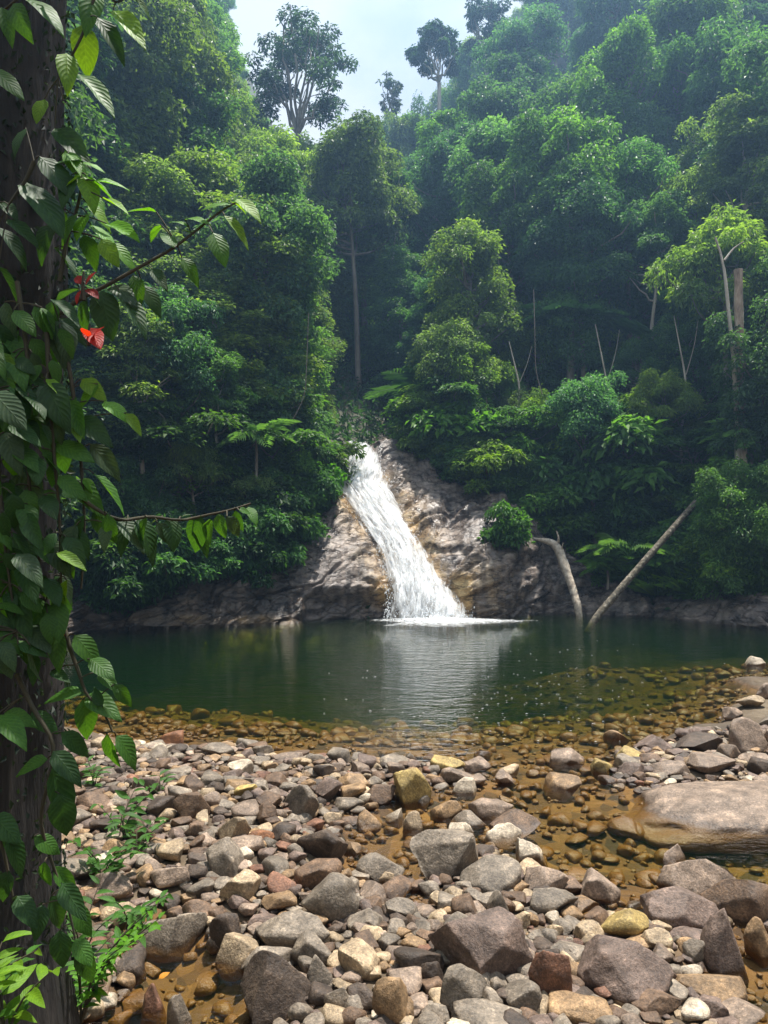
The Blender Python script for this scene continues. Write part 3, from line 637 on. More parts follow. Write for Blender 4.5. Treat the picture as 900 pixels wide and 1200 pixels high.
kinds = ['domed'] * 9 + ['layered'] * 4 + ['slender'] * 2 + ['bushy'] * 6 + ['weeping'] * 4 + ['column'] * 4
Y = 25.5
while Y < 100:
    sp = 2.45 + (Y - 25) * .042
    x = -.60 * Y - rgt.random() * sp
    while x < .62 * Y:
        xx, yy = x + rgt.normal(0, sp * .25), Y + rgt.normal(0, sp * .25); x += sp
        px = 450 + xx / yy * F
        d, ins = basin_dist(np.array([xx]), np.array([yy])); d = float(d[0])
        Yt = np.interp(px, ROCK[:, 0], ROCK[:, 3])
        if bool(ins[0]) or d < 1.6 or yy < Yt + .7: continue
        if 360 < px < 505 and yy < 36: continue                       # the ravine above the fall
        if px < 405 and yy < 34: continue                             # left bank: placed by hand below
        if 828 < px < 892 and yy < 27.5: continue                     # the dead trunk stands clear
        k = kinds[rgt.integers(len(kinds))]; z = gz(xx, yy)
        s = rgt.uniform(.62, 1.3) * (.55 + .45 * float(sstep(1, 10, d)))
        s *= {'slender': .9, 'column': .72}.get(k, 1)
        # keep the notch of sky between the two slopes
        lim = np.interp(px, [235, 285, 400, 430, 450, 480, 520, 545, 575], [-200, 130, 190, 150, 128, 120, 110, 60, -200])
        hh = {'domed': 11, 'layered': 12, 'slender': 14, 'bushy': 7.3, 'weeping': 11, 'column': 14.5}[k]
        ztop = H0 + (HOR - lim) / F * yy
        if z + hh * s * .97 > ztop:
            s = (ztop - z) / hh
            if s < .45: continue
        nm, lb, gp = KINDL[k]
        g_i = rgt.integers(len(GREENS)); g_m = rgt.uniform(.75, 1.4); c = np.array(GREENS[g_i]) * g_m
        if rgt.random() < .12: c = np.array((.1, .2, .05)); g_m = 2
        tone_w = 'bright lime-green' if g_m == 2 else ('dark green' if g_m < .95 else ('mid-green' if g_m < 1.2 else 'fresh green'))
        zone = 'low on the slope close to the rock' if d < 7 else ('halfway up the forest slope' if d < 25 else 'high on the hazy forest slope')
        lb = '%s %s %s' % (tone_w, {'domed': 'domed broadleaf tree', 'layered': 'pale-trunked tree with flat leaf tiers', 'slender': 'slender tree with small high crown', 'bushy': 'bushy tree leafy to the ground', 'weeping': 'tree with narrow drooping leaves', 'column': 'tree draped in climbers'}[k], zone); gp = lb
        plant(k + str(rgt.integers({'domed': 3, 'layered': 3, 'slender': 2, 'bushy': 3, 'weeping': 2, 'column': 3}[k])), nm, lb, 'tree', gp, (xx, yy, z - .2), s, rgt.random() * 6.28, c)
    Y += sp * .92
for _ in range(60):
    yy = rgt.uniform(27, 40); px = rgt.uniform(500, 920); xx = (px - 450) / F * yy; d, ins = basin_dist(np.array([xx]), np.array([yy])); d = float(d[0])
    if bool(ins[0]) or d < 2.2 or (820 < px < 900 and yy < 29) or yy < np.interp(px, ROCK[:, 0], ROCK[:, 3]) + 1.2: continue
    k = ['bushy', 'bushy', 'weeping', 'domed', 'column'][rgt.integers(5)]; sc = rgt.uniform(.38, .7) * (.7 if k == 'column' else 1); g_i = rgt.integers(3)
    plant(k + str(rgt.integers(2)), 'understorey_tree', '%s %s understorey tree just above the right bank' % (['dark', 'fresh green', 'yellow-green'][g_i], {'bushy': 'bushy', 'weeping': 'drooping', 'domed': 'round-topped', 'column': 'vine-hung'}[k]), 'tree', '%s %s understorey trees' % (['dark', 'fresh green', 'yellow-green'][g_i], k),
          (xx, yy, gz(xx, yy) - .2), sc, rgt.random() * 6.28, [(.065, .14, .055), (.1, .2, .055), (.15, .24, .05)][g_i])
for px in np.arange(372, 592, 11):                          # the far treeline closing the valley
    yy = rgt.uniform(62, 84); p2 = px + rgt.normal(0, 4); xx = (p2 - 450) / F * yy; z = gz(xx, yy)
    lim = np.interp(p2, [370, 400, 430, 450, 480, 520, 545, 575, 600], [190, 178, 146, 130, 122, 112, 62, 10, -40]) + rgt.uniform(-4, 30)
    k = ['domed', 'weeping', 'layered', 'bushy'][rgt.integers(4)]; hh = {'domed': 11, 'layered': 12, 'weeping': 11, 'bushy': 7.3}[k]
    sc = (H0 + (HOR - lim) / F * yy - z) / hh; wd = min(1.25, 1.05 / max(sc, .3)) if sc > 1.3 else 1
    if sc < .35: continue
    plant(k + str(rgt.integers(2)), 'ridge_tree', 'hazy blue-green %s tree on the far ridge below the sky notch' % {'domed': 'domed', 'layered': 'tiered', 'weeping': 'drooping', 'bushy': 'bushy'}[k], 'tree', '%s trees on the far ridge' % k, (xx, yy, z - .2), sc * wd, rgt.random() * 6.28, np.array(GREENS[rgt.integers(6)]), 1 / wd)
# left bank: climber-swathed trees standing above the rock wall
for px, Yq, top, s, c in [(316, 26.6, 205, 1.0, 1.0), (295, 26.2, 250, 1.0, .9), (335, 28.5, 250, .8, 1.1), (250, 25.4, 330, 1.0, .95), (205, 24.6, 390, .9, 1.15), (150, 23.6, 420, .9, .9), (110, 23, 330, .95, .8),
                          (235, 30, 120, 1.0, .9), (190, 31, 10, 1.2, .8), (205, 31, -40, .95, .9), (150, 28, -60, 1.2, .8), (110, 27, -40, 1.2, .85), (60, 25, -60, 1.3, .8), (20, 23, -60, 1.2, .8), (295, 32.5, 195, 1.0, .8), (362, 31, 340, .6, .9), (240, 28, 190, 1.1, 1.0), (180, 26.5, 210, 1.1, 1.0), (-20, 21, 0, 1.2, .7), (310, 37, 190, .9, .9), (225, 36, 70, 1.0, .8), (428, 41, 255, .9, 1.1), (470, 38, 300, .75, 1.1), (400, 43, 235, .9, 1.0), (505, 36, 335, .7, 1.2), (448, 46, 225, .9, 1.1)]:
    x = (px - 450) / F * Yq; z = gz(x, Yq) - .3; zt = H0 + (HOR - top) / F * Yq; i = rgt.integers(3); hb = 11 + 2 * i; gi = rgt.integers(6); gw = ['deep green', 'mid-green', 'olive green', 'dark bluish green', 'pale green', 'grey-green'][gi]; tw = 'towering' if zt - z > 15 else ('tall' if zt - z > 10.5 else 'shorter')
    plant('column%d' % i, 'vine_clad_tree', '%s %s tree swathed in hanging climbers %s the waterfall' % (tw, gw, 'left of' if px < 392 else 'in the ravine above'), 'tree', '%s %s vine-clad trees %s the waterfall' % (tw, gw, 'left of' if px < 392 else 'in the ravine above'),
          (x, Yq, z), s, rgt.random() * 6.28, np.array(GREENS[gi]) * c, (zt - z) / hb / s)
for px, Yq, top, s, k in [(210, 23.3, 480, .75, 'domed0'), (260, 23.8, 500, .6, 'layered1'), (165, 22.6, 440, .7, 'layered2'), (310, 24.6, 520, .55, 'bushy0'), (345, 25.5, 540, .5, 'bushy1'), (130, 22, 520, .6, 'bushy2'), (230, 22.9, 545, .45, 'weeping0'), (285, 23.9, 560, .45, 'bushy1'), (180, 22.3, 560, .45, 'bushy0')]:
    x = (px - 450) / F * Yq; z = gz(x, Yq) - .2
    plant(k, 'bank_tree', 'small leafy tree on the left bank just above the dark rock wall', 'tree', 'small trees on the left bank', (x, Yq, z), s, rgt.random() * 6.28, np.array(GREENS[rgt.integers(6)]) * 1.15)
for px, Yq, s, k in [(866, 22.9, .62, 'bushy1'), (884, 22.6, .55, 'bushy0'), (846, 23.4, .6, 'bushy2')]:
    x = (px - 450) / F * Yq
    plant(k, 'bank_bush', 'bushy tree hiding the foot of the broken dead trunk', 'tree', 'bushy trees at the dead trunk', (x, Yq, gz(x, Yq) - .2), s, px, np.array(GREENS[1]))
# forest beside and behind the viewer
for x, y, s, k in [(-12, 14, 1.1, 'domed0'), (-13, 9, 1.1, 'column1'), (-12, 4, 1, 'domed1'), (27, 12, 1, 'domed2'), (23, 17, 1, 'bushy0'), (17, 20.5, .9, 'layered0'), (-14, 18, 1.1, 'column0')]:
    plant(k, 'riverside_tree', 'leafy tree standing back from the river beside the gravel bar', 'tree', 'trees beside the gravel bar', (x, y, gz(x, y) - .2), s, x, GREENS[2])

def emergent(seed, h, cw, ch, nl, L, name, label, px, top, Yq, trunk_px, col, n_br=9, bark=None):
    """open-crowned tree seen against the sky, limbs showing"""
    rg = np.random.default_rng(seed); x = (px - 450) / F * Yq; zt = H0 + (HOR - top) / F * Yq; z = gz(x, Yq) - .3; H = zt - z
    xb = (trunk_px - px) / F * Yq
    tb = Mesh(); fork = H - ch * .88
    TP = curve([(xb, 0, -.5), (xb * .9, .2, fork * .5), (xb * .6, 0, fork)], 9); tb.tube(TP, np.linspace(.26, .15, 9), 8)
    cc = np.array([0, 0, H - ch * .5]); mains = []
    for k in range(n_br):
        a = k / n_br * 6.28 + rg.normal(0, .3); e = rg.uniform(-.25, .9)
        tip = cc + np.array([math.cos(a) * cw * .32 * (1 - .4 * max(e, 0)), math.sin(a) * cw * .32, ch * .4 * e])
        B = curve([TP[-1], TP[-1] + (tip - TP[-1]) * np.array([.45, .45, .4]), tip], 9) + np.r_[[[0, 0, 0]], rg.normal(0, .1, (8, 3))]
        tb.tube(B, np.linspace(.11, .035, 9), 6); mains.append(B)
    u = nrm(rg.normal(size=(n_br * 5, 3))); u[:, 2] = np.where(u[:, 2] < -.55, -u[:, 2], u[:, 2])
    C = cc + u * np.array([cw * .44, cw * .44, ch * .44]) * rg.uniform(.55, 1, (len(u), 1)); rad = rg.uniform(.06, .13, len(u)) * cw
    for c in C:
        B = min(mains, key=lambda b: np.linalg.norm(b[6] - c)); tb.tube(limb(rg, B[rg.integers(4, 8)], c, 6), np.linspace(.04, .012, 6), 5)
    e = bpy.data.objects.new(name, None); COL.objects.link(e); e.location = (x, Yq, z); tag(e, label, 'tree')
    link('trunk', tb.mesh('trunk', bark or M_BARK), e)
    o = link('crown', crown_mesh('crown', [clump_leaves(rg, C, rad, nl, L, .6, .6)]), e); o.color = (*col, 1)
emergent(1, 20, 7.0, 9, 10000, .24, 'emergent_tree', 'tall open-crowned tree with bare dark limbs against the sky left of the notch', 352, 8, 46, 347, (.035, .07, .04), 11)
emergent(2, 19, 4.8, 5.6, 9000, .25, 'emergent_tree', 'tall tree with compact crown on a long pale trunk right of the sky notch', 511, 26, 60, 517, (.03, .065, .04), 8, M_PALE)
emergent(3, 12, 2.6, 6, 1500, .25, 'spindly_tree', 'spindly nearly bare tree poking up in the sky notch', 457, 80, 66, 458, (.05, .07, .05), 7)
emergent(4, 18, 5, 6, 5000, .26, 'emergent_tree', 'thin-crowned tree on the ridge right of the pale-trunked tall tree', 572, -5, 62, 570, (.03, .06, .04), 8)

# shrubs along the top of the rock and down the banks
SH = []
for px in np.arange(480, 905, 13):
    pt = np.interp(px, ROCK[:, 0], ROCK[:, 2]); Yt = np.interp(px, ROCK[:, 0], ROCK[:, 3])
    for k in range(3): SH.append((px + rgt.normal(0, 6), Yt + .55 + k * .75 + rgt.normal(0, .2), k))
for px in np.arange(115, 395, 12):
    Yt = np.interp(px, ROCK[:, 0], ROCK[:, 3])
    for k in range(2): SH.append((px + rgt.normal(0, 5), Yt + .1 + k * .7, k))
BRIGHT = [(.12, .24, .045), (.1, .2, .05), (.16, .26, .04), (.075, .16, .05)]
RSF = RS[:, :, :]
def surf_z(x, y):
    """top of rock or ground at a spot"""
    z = gz(x, y); px = 450 + x / y * F; iu = int(np.argmin(np.abs(us - px))); c = RS[:, iu]
    k = int(np.argmin(np.abs(c[:, 1] - y)))
    return max(z, c[k, 2]) if abs(c[k, 1] - y) < .4 else z
for px, yq, k in SH:
    if 385 < px < 470 or (k == 0 and 680 < px < 760): continue
    x = (px - 450) / F * yq; side = 'right' if px > 450 else 'left'
    v = rgt.random()
    kd = 'lacy%d' % rgt.integers(2) if v < .22 and k else 'shrub%d' % rgt.integers(3)
    bi = rgt.integers(4); cw_ = ['grass-green', 'mid-green', 'lime-green', 'dark green'][bi]; spot = ('on the rim of the rock right of the waterfall' if px < 640 else ('behind the two logs' if px < 830 else 'on the right bank beyond the leaning log')) if side == 'right' else 'on top of the rock wall left of the waterfall'
    lb = cw_ + {'s': ' leafy shrub ', 'l': ' flat-topped sapling '}[kd[0]] + spot
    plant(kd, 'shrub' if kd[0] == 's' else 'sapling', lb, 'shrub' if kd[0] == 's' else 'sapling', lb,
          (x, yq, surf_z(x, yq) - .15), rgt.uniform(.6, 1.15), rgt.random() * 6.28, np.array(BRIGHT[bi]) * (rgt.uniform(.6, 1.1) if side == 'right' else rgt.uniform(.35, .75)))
for px in np.arange(112, 372, 9):                           # plants hanging over the left wall
    pt = np.interp(px, ROCK[:, 0], ROCK[:, 2]); p, nn = rock_point(px, pt + rgt.uniform(2, 34 if px < 330 else 14))
    plant('shrub%d' % rgt.integers(3), 'hanging_shrub', 'dark shrub hanging over the brown rock wall left of the waterfall', 'shrub', 'shrubs hanging over the left rock wall', tuple(p + nn * .15 - np.array([0, 0, .55])), rgt.uniform(.5, .95), rgt.random() * 6.28, np.array((.05, .12, .04)) * rgt.uniform(.6, 1.3), 1.15)
for px in np.arange(700, 930, 10):
    for k in range(2):
        yq = np.interp(px, ROCK[:, 0], ROCK[:, 3]) + .1 + k * .6 + rgt.normal(0, .1); x = (px + rgt.normal(0, 4) - 450) / F * yq
        plant('shrub%d' % rgt.integers(3), 'low_shrub', 'low fresh green shrub behind the grey ledge on the right bank', 'shrub', 'low shrubs on the right ledge', (x, yq, surf_z(x, yq) - .2), rgt.uniform(.4, .65), rgt.random() * 6.28, np.array((.1, .2, .04)) * rgt.uniform(.5, 1.1))
p, nn = rock_point(589, 655)
plant('shrub0', 'rock_shrub', 'lone green tuft growing from a crack in the rock right of the waterfall', 'shrub', None, tuple(p + nn * .1 - np.array([0, 0, .3])), .75, 1, (.06, .14, .03), 1.3)
for px, yq, s, c in [(745, 27.5, 2.1, (.1, .21, .04)), (655, 27.5, 1.7, (.08, .18, .045)), (560, 29.3, 1.8, (.09, .2, .03)), (590, 29, 1.6, (.1, .21, .04)), (352, 26.2, 1.4, (.08, .2, .02)), (362, 27.6, .9, (.09, .21, .03)), (520, 29.5, 1.3, (.06, .14, .03))]:
    x = (px - 450) / F * yq
    plant('shrub%d' % rgt.integers(3), 'bright_bush', 'large bright green bush at the edge of the rock beside the waterfall', 'bush', 'bright bushes at the rock edge', (x, yq, surf_z(x, yq) - .1), s, px, c)

# ferny ground cover over the steep slope
n = 60000; yy = R.uniform(23.5, 70, n); xx = R.uniform(-.58, .6, n) * yy; d, ins = basin_dist(xx, yy)
okk = (~ins) & (d > .5); xx, yy = xx[okk], yy[okk]; zz = ground_z(xx, yy); n = len(xx)
P = np.stack([xx, yy, zz + R.uniform(0, .7, n)], -1)
V, Fc = leaves(P, R.normal(size=(n, 3)) + np.array([0, -.5, -.3]), np.array([0, -.4, .8]) + R.normal(size=(n, 3)) * .5, R.uniform(.2, .45, n), np.full(n, .4))
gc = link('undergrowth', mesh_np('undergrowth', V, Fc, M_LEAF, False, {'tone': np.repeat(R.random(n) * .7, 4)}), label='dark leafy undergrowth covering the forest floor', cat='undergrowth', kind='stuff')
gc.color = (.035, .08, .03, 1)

# palms on the right bank
def frond_mesh(seed, ln, nleaf, lw, fan=False):
    rg = np.random.default_rng(seed); m = Mesh(); t = np.linspace(0, 1, 10)
    P = np.stack([t * ln, t * 0, ln * (.35 * t - .75 * t ** 2.2)], 1); m.tube(P, np.linspace(.014, .004, 10) * ln / 1.2, 4)
    V0 = np.concatenate(m.V); Q0 = np.concatenate(m.Q); T0 = np.concatenate([Q0[:, [0, 1, 2]], Q0[:, [0, 2, 3]]])
    B, A, Nn, L = [], [], [], []
    for k in range(nleaf):
        u = .22 + .76 * k / (nleaf - 1); p = np.array([np.interp(u, t, P[:, j]) for j in range(3)])
        for s in (-1, 1):
            B.append(p); A.append((.75, s * (1.0 - .45 * u), -.28 + rg.normal(0, .08))); Nn.append((-.2, -s * .35, 1)); L.append(ln * .42 * (math.sin(math.pi * (u * .8 + .15)) ** .6))
    B, A, Nn, L = map(np.array, (B, A, Nn, L)); V, Fc = leaves(B, A, Nn, L, np.full(len(L), lw), .12, .25)
    return mesh_np('frond', np.concatenate([V0, V]), np.concatenate([T0, Fc + len(V0)]), M_LEAF, False, {'tone': np.r_[np.full(len(V0), .6), np.repeat(rg.random(len(L)) * .4 + .4, 4)]})
FR = [frond_mesh(3 + i, 1.35, 13, .16) for i in range(3)]
def palm(name, label, loc, n, s, col, grp=None, stem=.5):
    e = bpy.data.objects.new(name, None); COL.objects.link(e); e.location = loc; tag(e, label, 'palm', grp)
    link('stem', Mesh().tube([(0, 0, -.4), (.02, 0, stem * .6), (0, .02, stem)], [.06, .05, .035], 7).mesh('stem', M_BARK), e)
    for k in range(n):
        o = link('frond', FR[k % 3], e); o.location = (0, 0, stem); o.rotation_euler = (R.normal(0, .12), -R.uniform(.1, .75), k / n * 6.28 + R.normal(0, .2)); f = s * R.uniform(.8, 1.15); o.scale = (f, f, f); o.color = (*col, 1)
for px, py, yq, s, c, lb in [(735, 655, 25.4, 1.25, (.11, .2, .07), 'small palm with arching fronds behind the leaning log'), (770, 668, 25.2, .95, (.08, .16, .06), 'low palm under the leaning log'), (712, 672, 25.6, .8, (.1, .2, .04), 'bright seedling palm between the two logs'), (500, 475, 33.5, 2.2, (.05, .11, .04), 'dark palm in the ravine above the waterfall')]:
    p = at(px, py, yq); palm('palm', lb, tuple(p - np.array([0, 0, .4])), 11, s, c)
for k, (px, py, yq) in enumerate([(620, 300, 42), (740, 220, 50), (560, 380, 36), (820, 330, 38), (160, 470, 23.0), (300, 560, 23.6), (680, 420, 32), (880, 560, 24.4)]):
    p = at(px, py, yq); palm('palm', ['dark palm crown standing among the trees of the forest slope', 'pale green palm crown standing among the trees of the forest slope'][k % 2], tuple(p), 12, 1.9 if yq > 30 else 1.0, [(.05, .12, .045), (.1, .19, .07)][k % 2], ['dark forest palms', 'pale forest palms'][k % 2], 1.2)
for k in range(6):
    px, yq = [(rgt.uniform(140, 395), rgt.uniform(22.5, 24.5)), (rgt.uniform(560, 890), rgt.uniform(25, 31))][k % 2]; y0 = rgt.uniform(330, 480); y1 = y0 + rgt.uniform(90, 190)
    P = curve([at(px, y0, yq), at(px + rgt.normal(0, 7), y0 * .6 + y1 * .4, yq), at(px + rgt.normal(0, 10), y0 * .2 + y1 * .8, yq), at(px + rgt.normal(0, 14), y1, yq)], 14)
    o = link('liana', Mesh().tube(P - P[-1], .013, 5).mesh('liana', M_BARK), None, 'thin brown liana hanging in front of the %s forest' % ['left', 'right'][k % 2], 'liana', 'lianas on the %s bank' % ['left', 'right'][k % 2]); o.location = P[-1]
# grassy ferns at the water's edge on the right bank
def fern_mesh(seed):
    rg = np.random.default_rng(seed); n = 130; a = rg.random(n) * 6.28; r = rg.random(n) * .12
    P = np.stack([np.cos(a) * r, np.sin(a) * r, np.zeros(n)], 1); A = np.stack([np.cos(a) * .7, np.sin(a) * .7, rg.uniform(.5, 1.4, n)], 1)
    V, Fc = leaves(P, A, np.stack([-np.cos(a) * .8, -np.sin(a) * .8, np.full(n, .7)], 1), rg.uniform(.25, .55, n), np.full(n, .12), .1, .45)
    return mesh_np('fern', V, Fc, M_LEAF, False, {'tone': np.repeat(rg.random(n) * .6 + .3, 4)})
FERN = [fern_mesh(i) for i in range(3)]
for px, dy in [(770, 0), (782, .1), (796, .2), (757, .3), (812, .1), (829, .3), (845, .4), (790, .6), (735, .4), (862, .3), (700, .6)]:
    yq = np.interp(px, ROCK[:, 0], ROCK[:, 3]) - .25 + dy; x = (px - 450) / F * yq
    o = link('fern', FERN[rgt.integers(3)], None, 'grassy bright green fern at the right water edge near the leaning log', 'fern', 'ferns on the right bank')
    o.location = (x, yq, surf_z(x, yq) + .02); s = rgt.uniform(1.1, 1.9); o.scale = (s, s, s); o.rotation_euler = (0, 0, px); o.color = (.13, .24, .03, 1)

# ------------------------------------------------------------------ logs and snags
def log_obj(name, label, cat, pts, radii, mat, n=30, sides=14, extra=(), wob=.12):
    P = curve(pts, n); o = P[0].copy(); o[2] = P[:, 2].min(); m = Mesh()
    rr = np.interp(np.linspace(0, 1, n), np.linspace(0, 1, len(radii)), radii)
    m.tube(P - o, rr, sides)
    V = m.V[0]; m.V[0] = V + nrm(V - np.repeat(P - o, sides, 0)) * (fbm(V * 2.2 + pts[0][0], 3) * wob * np.repeat(rr, sides) * 4)[:, None] * .5
    for e in (0, n - 1):
        c = (P - o)[e]; ring = m.V[0][e * sides:(e + 1) * sides]; k = m.n; m.add(np.vstack([ring, [c]]), [(i, (i + 1) % sides, sides, sides) if e else ((i + 1) % sides, i, sides, sides) for i in range(sides)])
    Q = np.concatenate(m.Q); tri = [tuple(dict.fromkeys(q)) for q in Q.tolist()]
    me = bpy.data.meshes.new(name); me.from_pydata(np.concatenate(m.V).tolist(), [], tri); me.shade_smooth(); me.materials.append(mat)
    ob = link(name, me, None, label, cat); ob.location = o
    for ep, er in extra:
        Pe = curve(ep, 8); link('branch_stub', Mesh().tube(Pe - o, np.linspace(er, er * .35, 8), 7).mesh('branch_stub', mat), ob)
    return ob
log_obj('driftwood_log', 'bleached bent driftwood log leaning on the rock with its foot in the pool', 'log',
        [at(680, 722, 24.4) - np.array([0, 0, .35]), at(677, 710, 24.5), at(671, 690, 24.8), at(662, 664, 25.2), at(655, 645, 25.5), at(649, 637, 25.6), at(640, 634, 25.7), at(624, 631, 25.9)], [.1, .12, .135, .145, .15, .145, .11, .04], M_DRIFT, n=64,
        extra=[([at(653, 640, 25.6), at(655, 630, 25.5), at(652, 622, 25.5)], .06), ([at(657, 648, 25.4), at(660, 636, 25.3)], .04)])
log_obj('leaning_log', 'straight lichen-spotted log slanting from the pool up into the right bank', 'log',
        [at(692, 730, 22.6) - np.array([.1, 0, .3]), at(697, 725, 22.7), at(740, 675, 23.2), at(816, 588, 24.0)], [.105, .11, .108, .095], M_MOSSLOG, wob=.05)
def snag(name, label, pts, r, mat, extra=()): log_obj(name, label, 'dead tree', pts, r, mat, 20, 9, extra)
snag('dead_trunk', 'straight bare dead trunk with broken top on the right bank', [at(870, 660, 24.2), at(868, 500, 24.2), at(866, 400, 24.2), at(865, 316, 24.2)], [.2, .18, .16, .13], bark_material('tan_bark', [(.3, (.12, .08, .055)), (.5, (.33, .25, .18)), (.7, (.55, .46, .36))], 5, .3))
snag('crooked_trunk', 'thin crooked pale trunk beside the broken dead trunk', [at(866, 650, 24), at(863, 500, 24), at(860, 420, 24), at(853, 360, 24), at(848, 300, 24), at(838, 278, 24)], [.09, .08, .07, .06, .03], M_PALE, [([at(849, 305, 24), at(860, 290, 24), at(872, 283, 23.9)], .04)])
for k, (px, py0, py1, yq) in enumerate([(605, 560, 400, 29.4), (708, 600, 380, 29), (800, 600, 370, 27), (640, 470, 330, 33), (585, 420, 300, 34)]):
    snag('bare_stem', 'thin bare pale stem rising between the forest trees', [at(px + 4, py0, yq), at(px - 3, py0 * .65 + py1 * .35, yq), at(px + 5, py0 * .35 + py1 * .65, yq), at(px + R.normal(0, 8), py1, yq)], [.055, .05, .04, .012], M_PALE, [([at(px + 4, py0 * .3 + py1 * .7, yq), at(px + 14, py0 * .15 + py1 * .85, yq - .3), at(px + 18, py1 + 6, yq - .4)], .02)])
for o in bpy.data.objects:
    if o.name.startswith('bare_stem'): o['group'] = 'bare stems in the forest'

# ------------------------------------------------------------------ stones
def ico(sub):
    bm = bmesh.new(); bmesh.ops.create_icosphere(bm, subdivisions=sub, radius=1); bm.verts.ensure_lookup_table()
    V = np.array([v.co for v in bm.verts]); Fc = np.array([[v.index for v in f.verts] for f in bm.faces]); bm.free(); return V, Fc
ICO = {k: ico(k) for k in (2, 3, 4, 5)}
def stone_shape(rg, sub, ang, lump=.2):
    V, Fc = ICO[sub]; V = V * (1 + lump * 1.6 * fbm(V * .9 + rg.random(3) * 50, 2))[:, None]
    for _ in range(int(5 + 11 * ang) if ang >= 0 else 0):
        d = nrm(rg.normal(size=3)); h = V @ d; c = rg.uniform(.42, .8); V = V - np.where(h > c, (h - c) * .94, 0)[:, None] * d
    V = V * (1 + .05 * fbm(V * 2.6 + rg.random(3) * 50, 3) + .018 * fbm(V * 9 + rg.random(3) * 50, 2))[:, None]
    V = V - (V.max(0) + V.min(0)) / 2; return V / (V.max(0) - V.min(0)), Fc
TINT = {'g': (.185, .165, .145), 'p': (.15, .115, .105), 'b': (.125, .085, .06), 't': (.25, .175, .105), 'y': (.34, .27, .11), 'o': (.2, .09, .04), 'c': (.34, .28, .205), 'd': (.07, .054, .045), 'w': (.42, .385, .335), 'r': (.17, .09, .062), 'k': (.23, .185, .158)}
TINT = {k: (v[0] * .9, v[1] * .825, v[2] * .72) for k, v in TINT.items()}
STONES = []
def add_stone(x0, y0, x1, y1, c, ang, label=None, tilt=0, hz=0):
    STONES.append((x0, y0, x1, y1, c, ang, label, tilt, hz))
S = add_stone
S(718, 890, 990, 970, 'k', -1, 'huge pale smooth slab lying half in the shallow stream')
S(505, 1068, 626, 1154, 'p', .75, 'big angular purplish boulder with flat top and dark front face')
S(681, 1105, 790, 1180, 'p', .75, 'large rough mauve boulder below the rounded yellow stone')
S(278, 1122, 368, 1203, 'd', .25, 'big smooth dark brown boulder beside the shallow rivulet')
S(792, 1140, 876, 1184, 't', .6, 'tan wedge-shaped boulder with a yellow patch')
S(706, 1065, 764, 1105, 'y', .3, 'smooth rounded yellow stone above the mauve boulder')
S(758, 1037, 840, 1092, 'p', .8, 'purple-brown pointed boulder next to the yellow stone')
S(775, 1004, 863, 1050, 'k', .7, 'pinkish grey blocky boulder at the edge of the stream')
S(835, 1027, 915, 1082, 'b', .4, 'long brown boulder lying tilted behind the upright purple stone', .3)
S(827, 1069, 877, 1140, 'p', .4, 'upright oval purple stone leaning on the brown boulder')
S(296, 1066, 386, 1118, 'g', .45, 'wide low grey-tan boulder above the dark brown boulder')
S(352, 1027, 420, 1084, 'g', .25, 'smooth round grey boulder with tan marks')
S(160, 1066, 236, 1112, 'g', .8, 'flat-topped grey slab at the head of the rivulet')
S(244, 1070, 283, 1112, 'd', .7, 'dark upright block stone beside the flat grey slab')
S(252, 1096, 300, 1131, 'c', .5, 'pale oblong stone lying tilted by the rivulet', -.4)
S(481, 972, 563, 1031, 'g', .55, 'large grey boulder with one pale flank standing in amber water')
S(541, 1008, 612, 1050, 'g', .5, 'speckled dark grey boulder touching the large grey one')
S(462, 898, 505, 942, 'y', .9, 'yellow-green angular boulder with flat pale face')
S(550, 935, 602, 957, 'k', .7, 'pale wedge stone above the long brown stone')
S(575, 949, 635, 976, 'b', .5, 'long flat brown stone in the shallows', .25)
S(606, 982, 641, 1007, 'w', .7, 'white angular cobble at the stream edge')
S(612, 1014, 668, 1050, 'k', .7, 'pinkish wedge boulder at the channel edge')
S(620, 1040, 679, 1077, 'g', .8, 'pale grey split boulder sloping into the channel')
S(677, 1022, 726, 1054, 'k', .8, 'triangular pale stone standing alone in the clear shallows')
S(775, 989, 806, 1010, 'k', .3, 'small rounded pink stone sitting in the stream')
S(205, 925, 245, 960, 'b', .7, 'dark brown pyramid-shaped cobble on the pale gravel')
S(330, 918, 374, 961, 'g', .9, 'angular grey block with dark shaded side')
S(298, 936, 323, 964, 'b', .8, 'pointed dark cobble beside the angular grey block')
S(254, 955, 293, 991, 'c', .9, 'flat pale grey faceted stone')
S(241, 980, 284, 1024, 'g', .8, 'grey slab-like stone beside the pale faceted stone')
S(290, 972, 321, 992, 'o', .4, 'rust-red rounded cobble among the pale gravel')
S(345, 968, 406, 1012, 'd', .75, 'dark grey squared boulder above the round grey boulder')
S(345, 1006, 400, 1044, 'b', .4, 'brown rounded stone between the squared and the round grey boulders')
S(437, 1130, 478, 1204, 't', .5, 'long brown upright stone at the bar beside dark grey round stone')
S(516, 1136, 571, 1193, 'g', .4, 'oblong grey stone below the big purplish boulder', .5)
S(491, 1128, 519, 1158, 'd', .15, 'nearly spherical dark grey stone')
S(620, 1110, 669, 1178, 'r', .6, 'reddish brown slab leaning on the big purplish boulder')
S(639, 1167, 712, 1206, 't', .5, 'long tan stone below the reddish slab', -.3)
S(838, 1182, 905, 1215, 'k', .4, 'pale mauve rounded boulder below the tan wedge boulder')
S(533, 1178, 612, 1216, 'g', .4, 'broad grey boulder below the oblong grey stone')
S(418, 999, 473, 1033, 'g', .5, 'dappled grey stone left of the large grey boulder')
S(853, 836, 899, 879, 'k', .4, 'large rounded pinkish boulder on the far right shore')
S(793, 859, 850, 882, 'd', .8, 'dark purple ridged boulder at the pool edge')
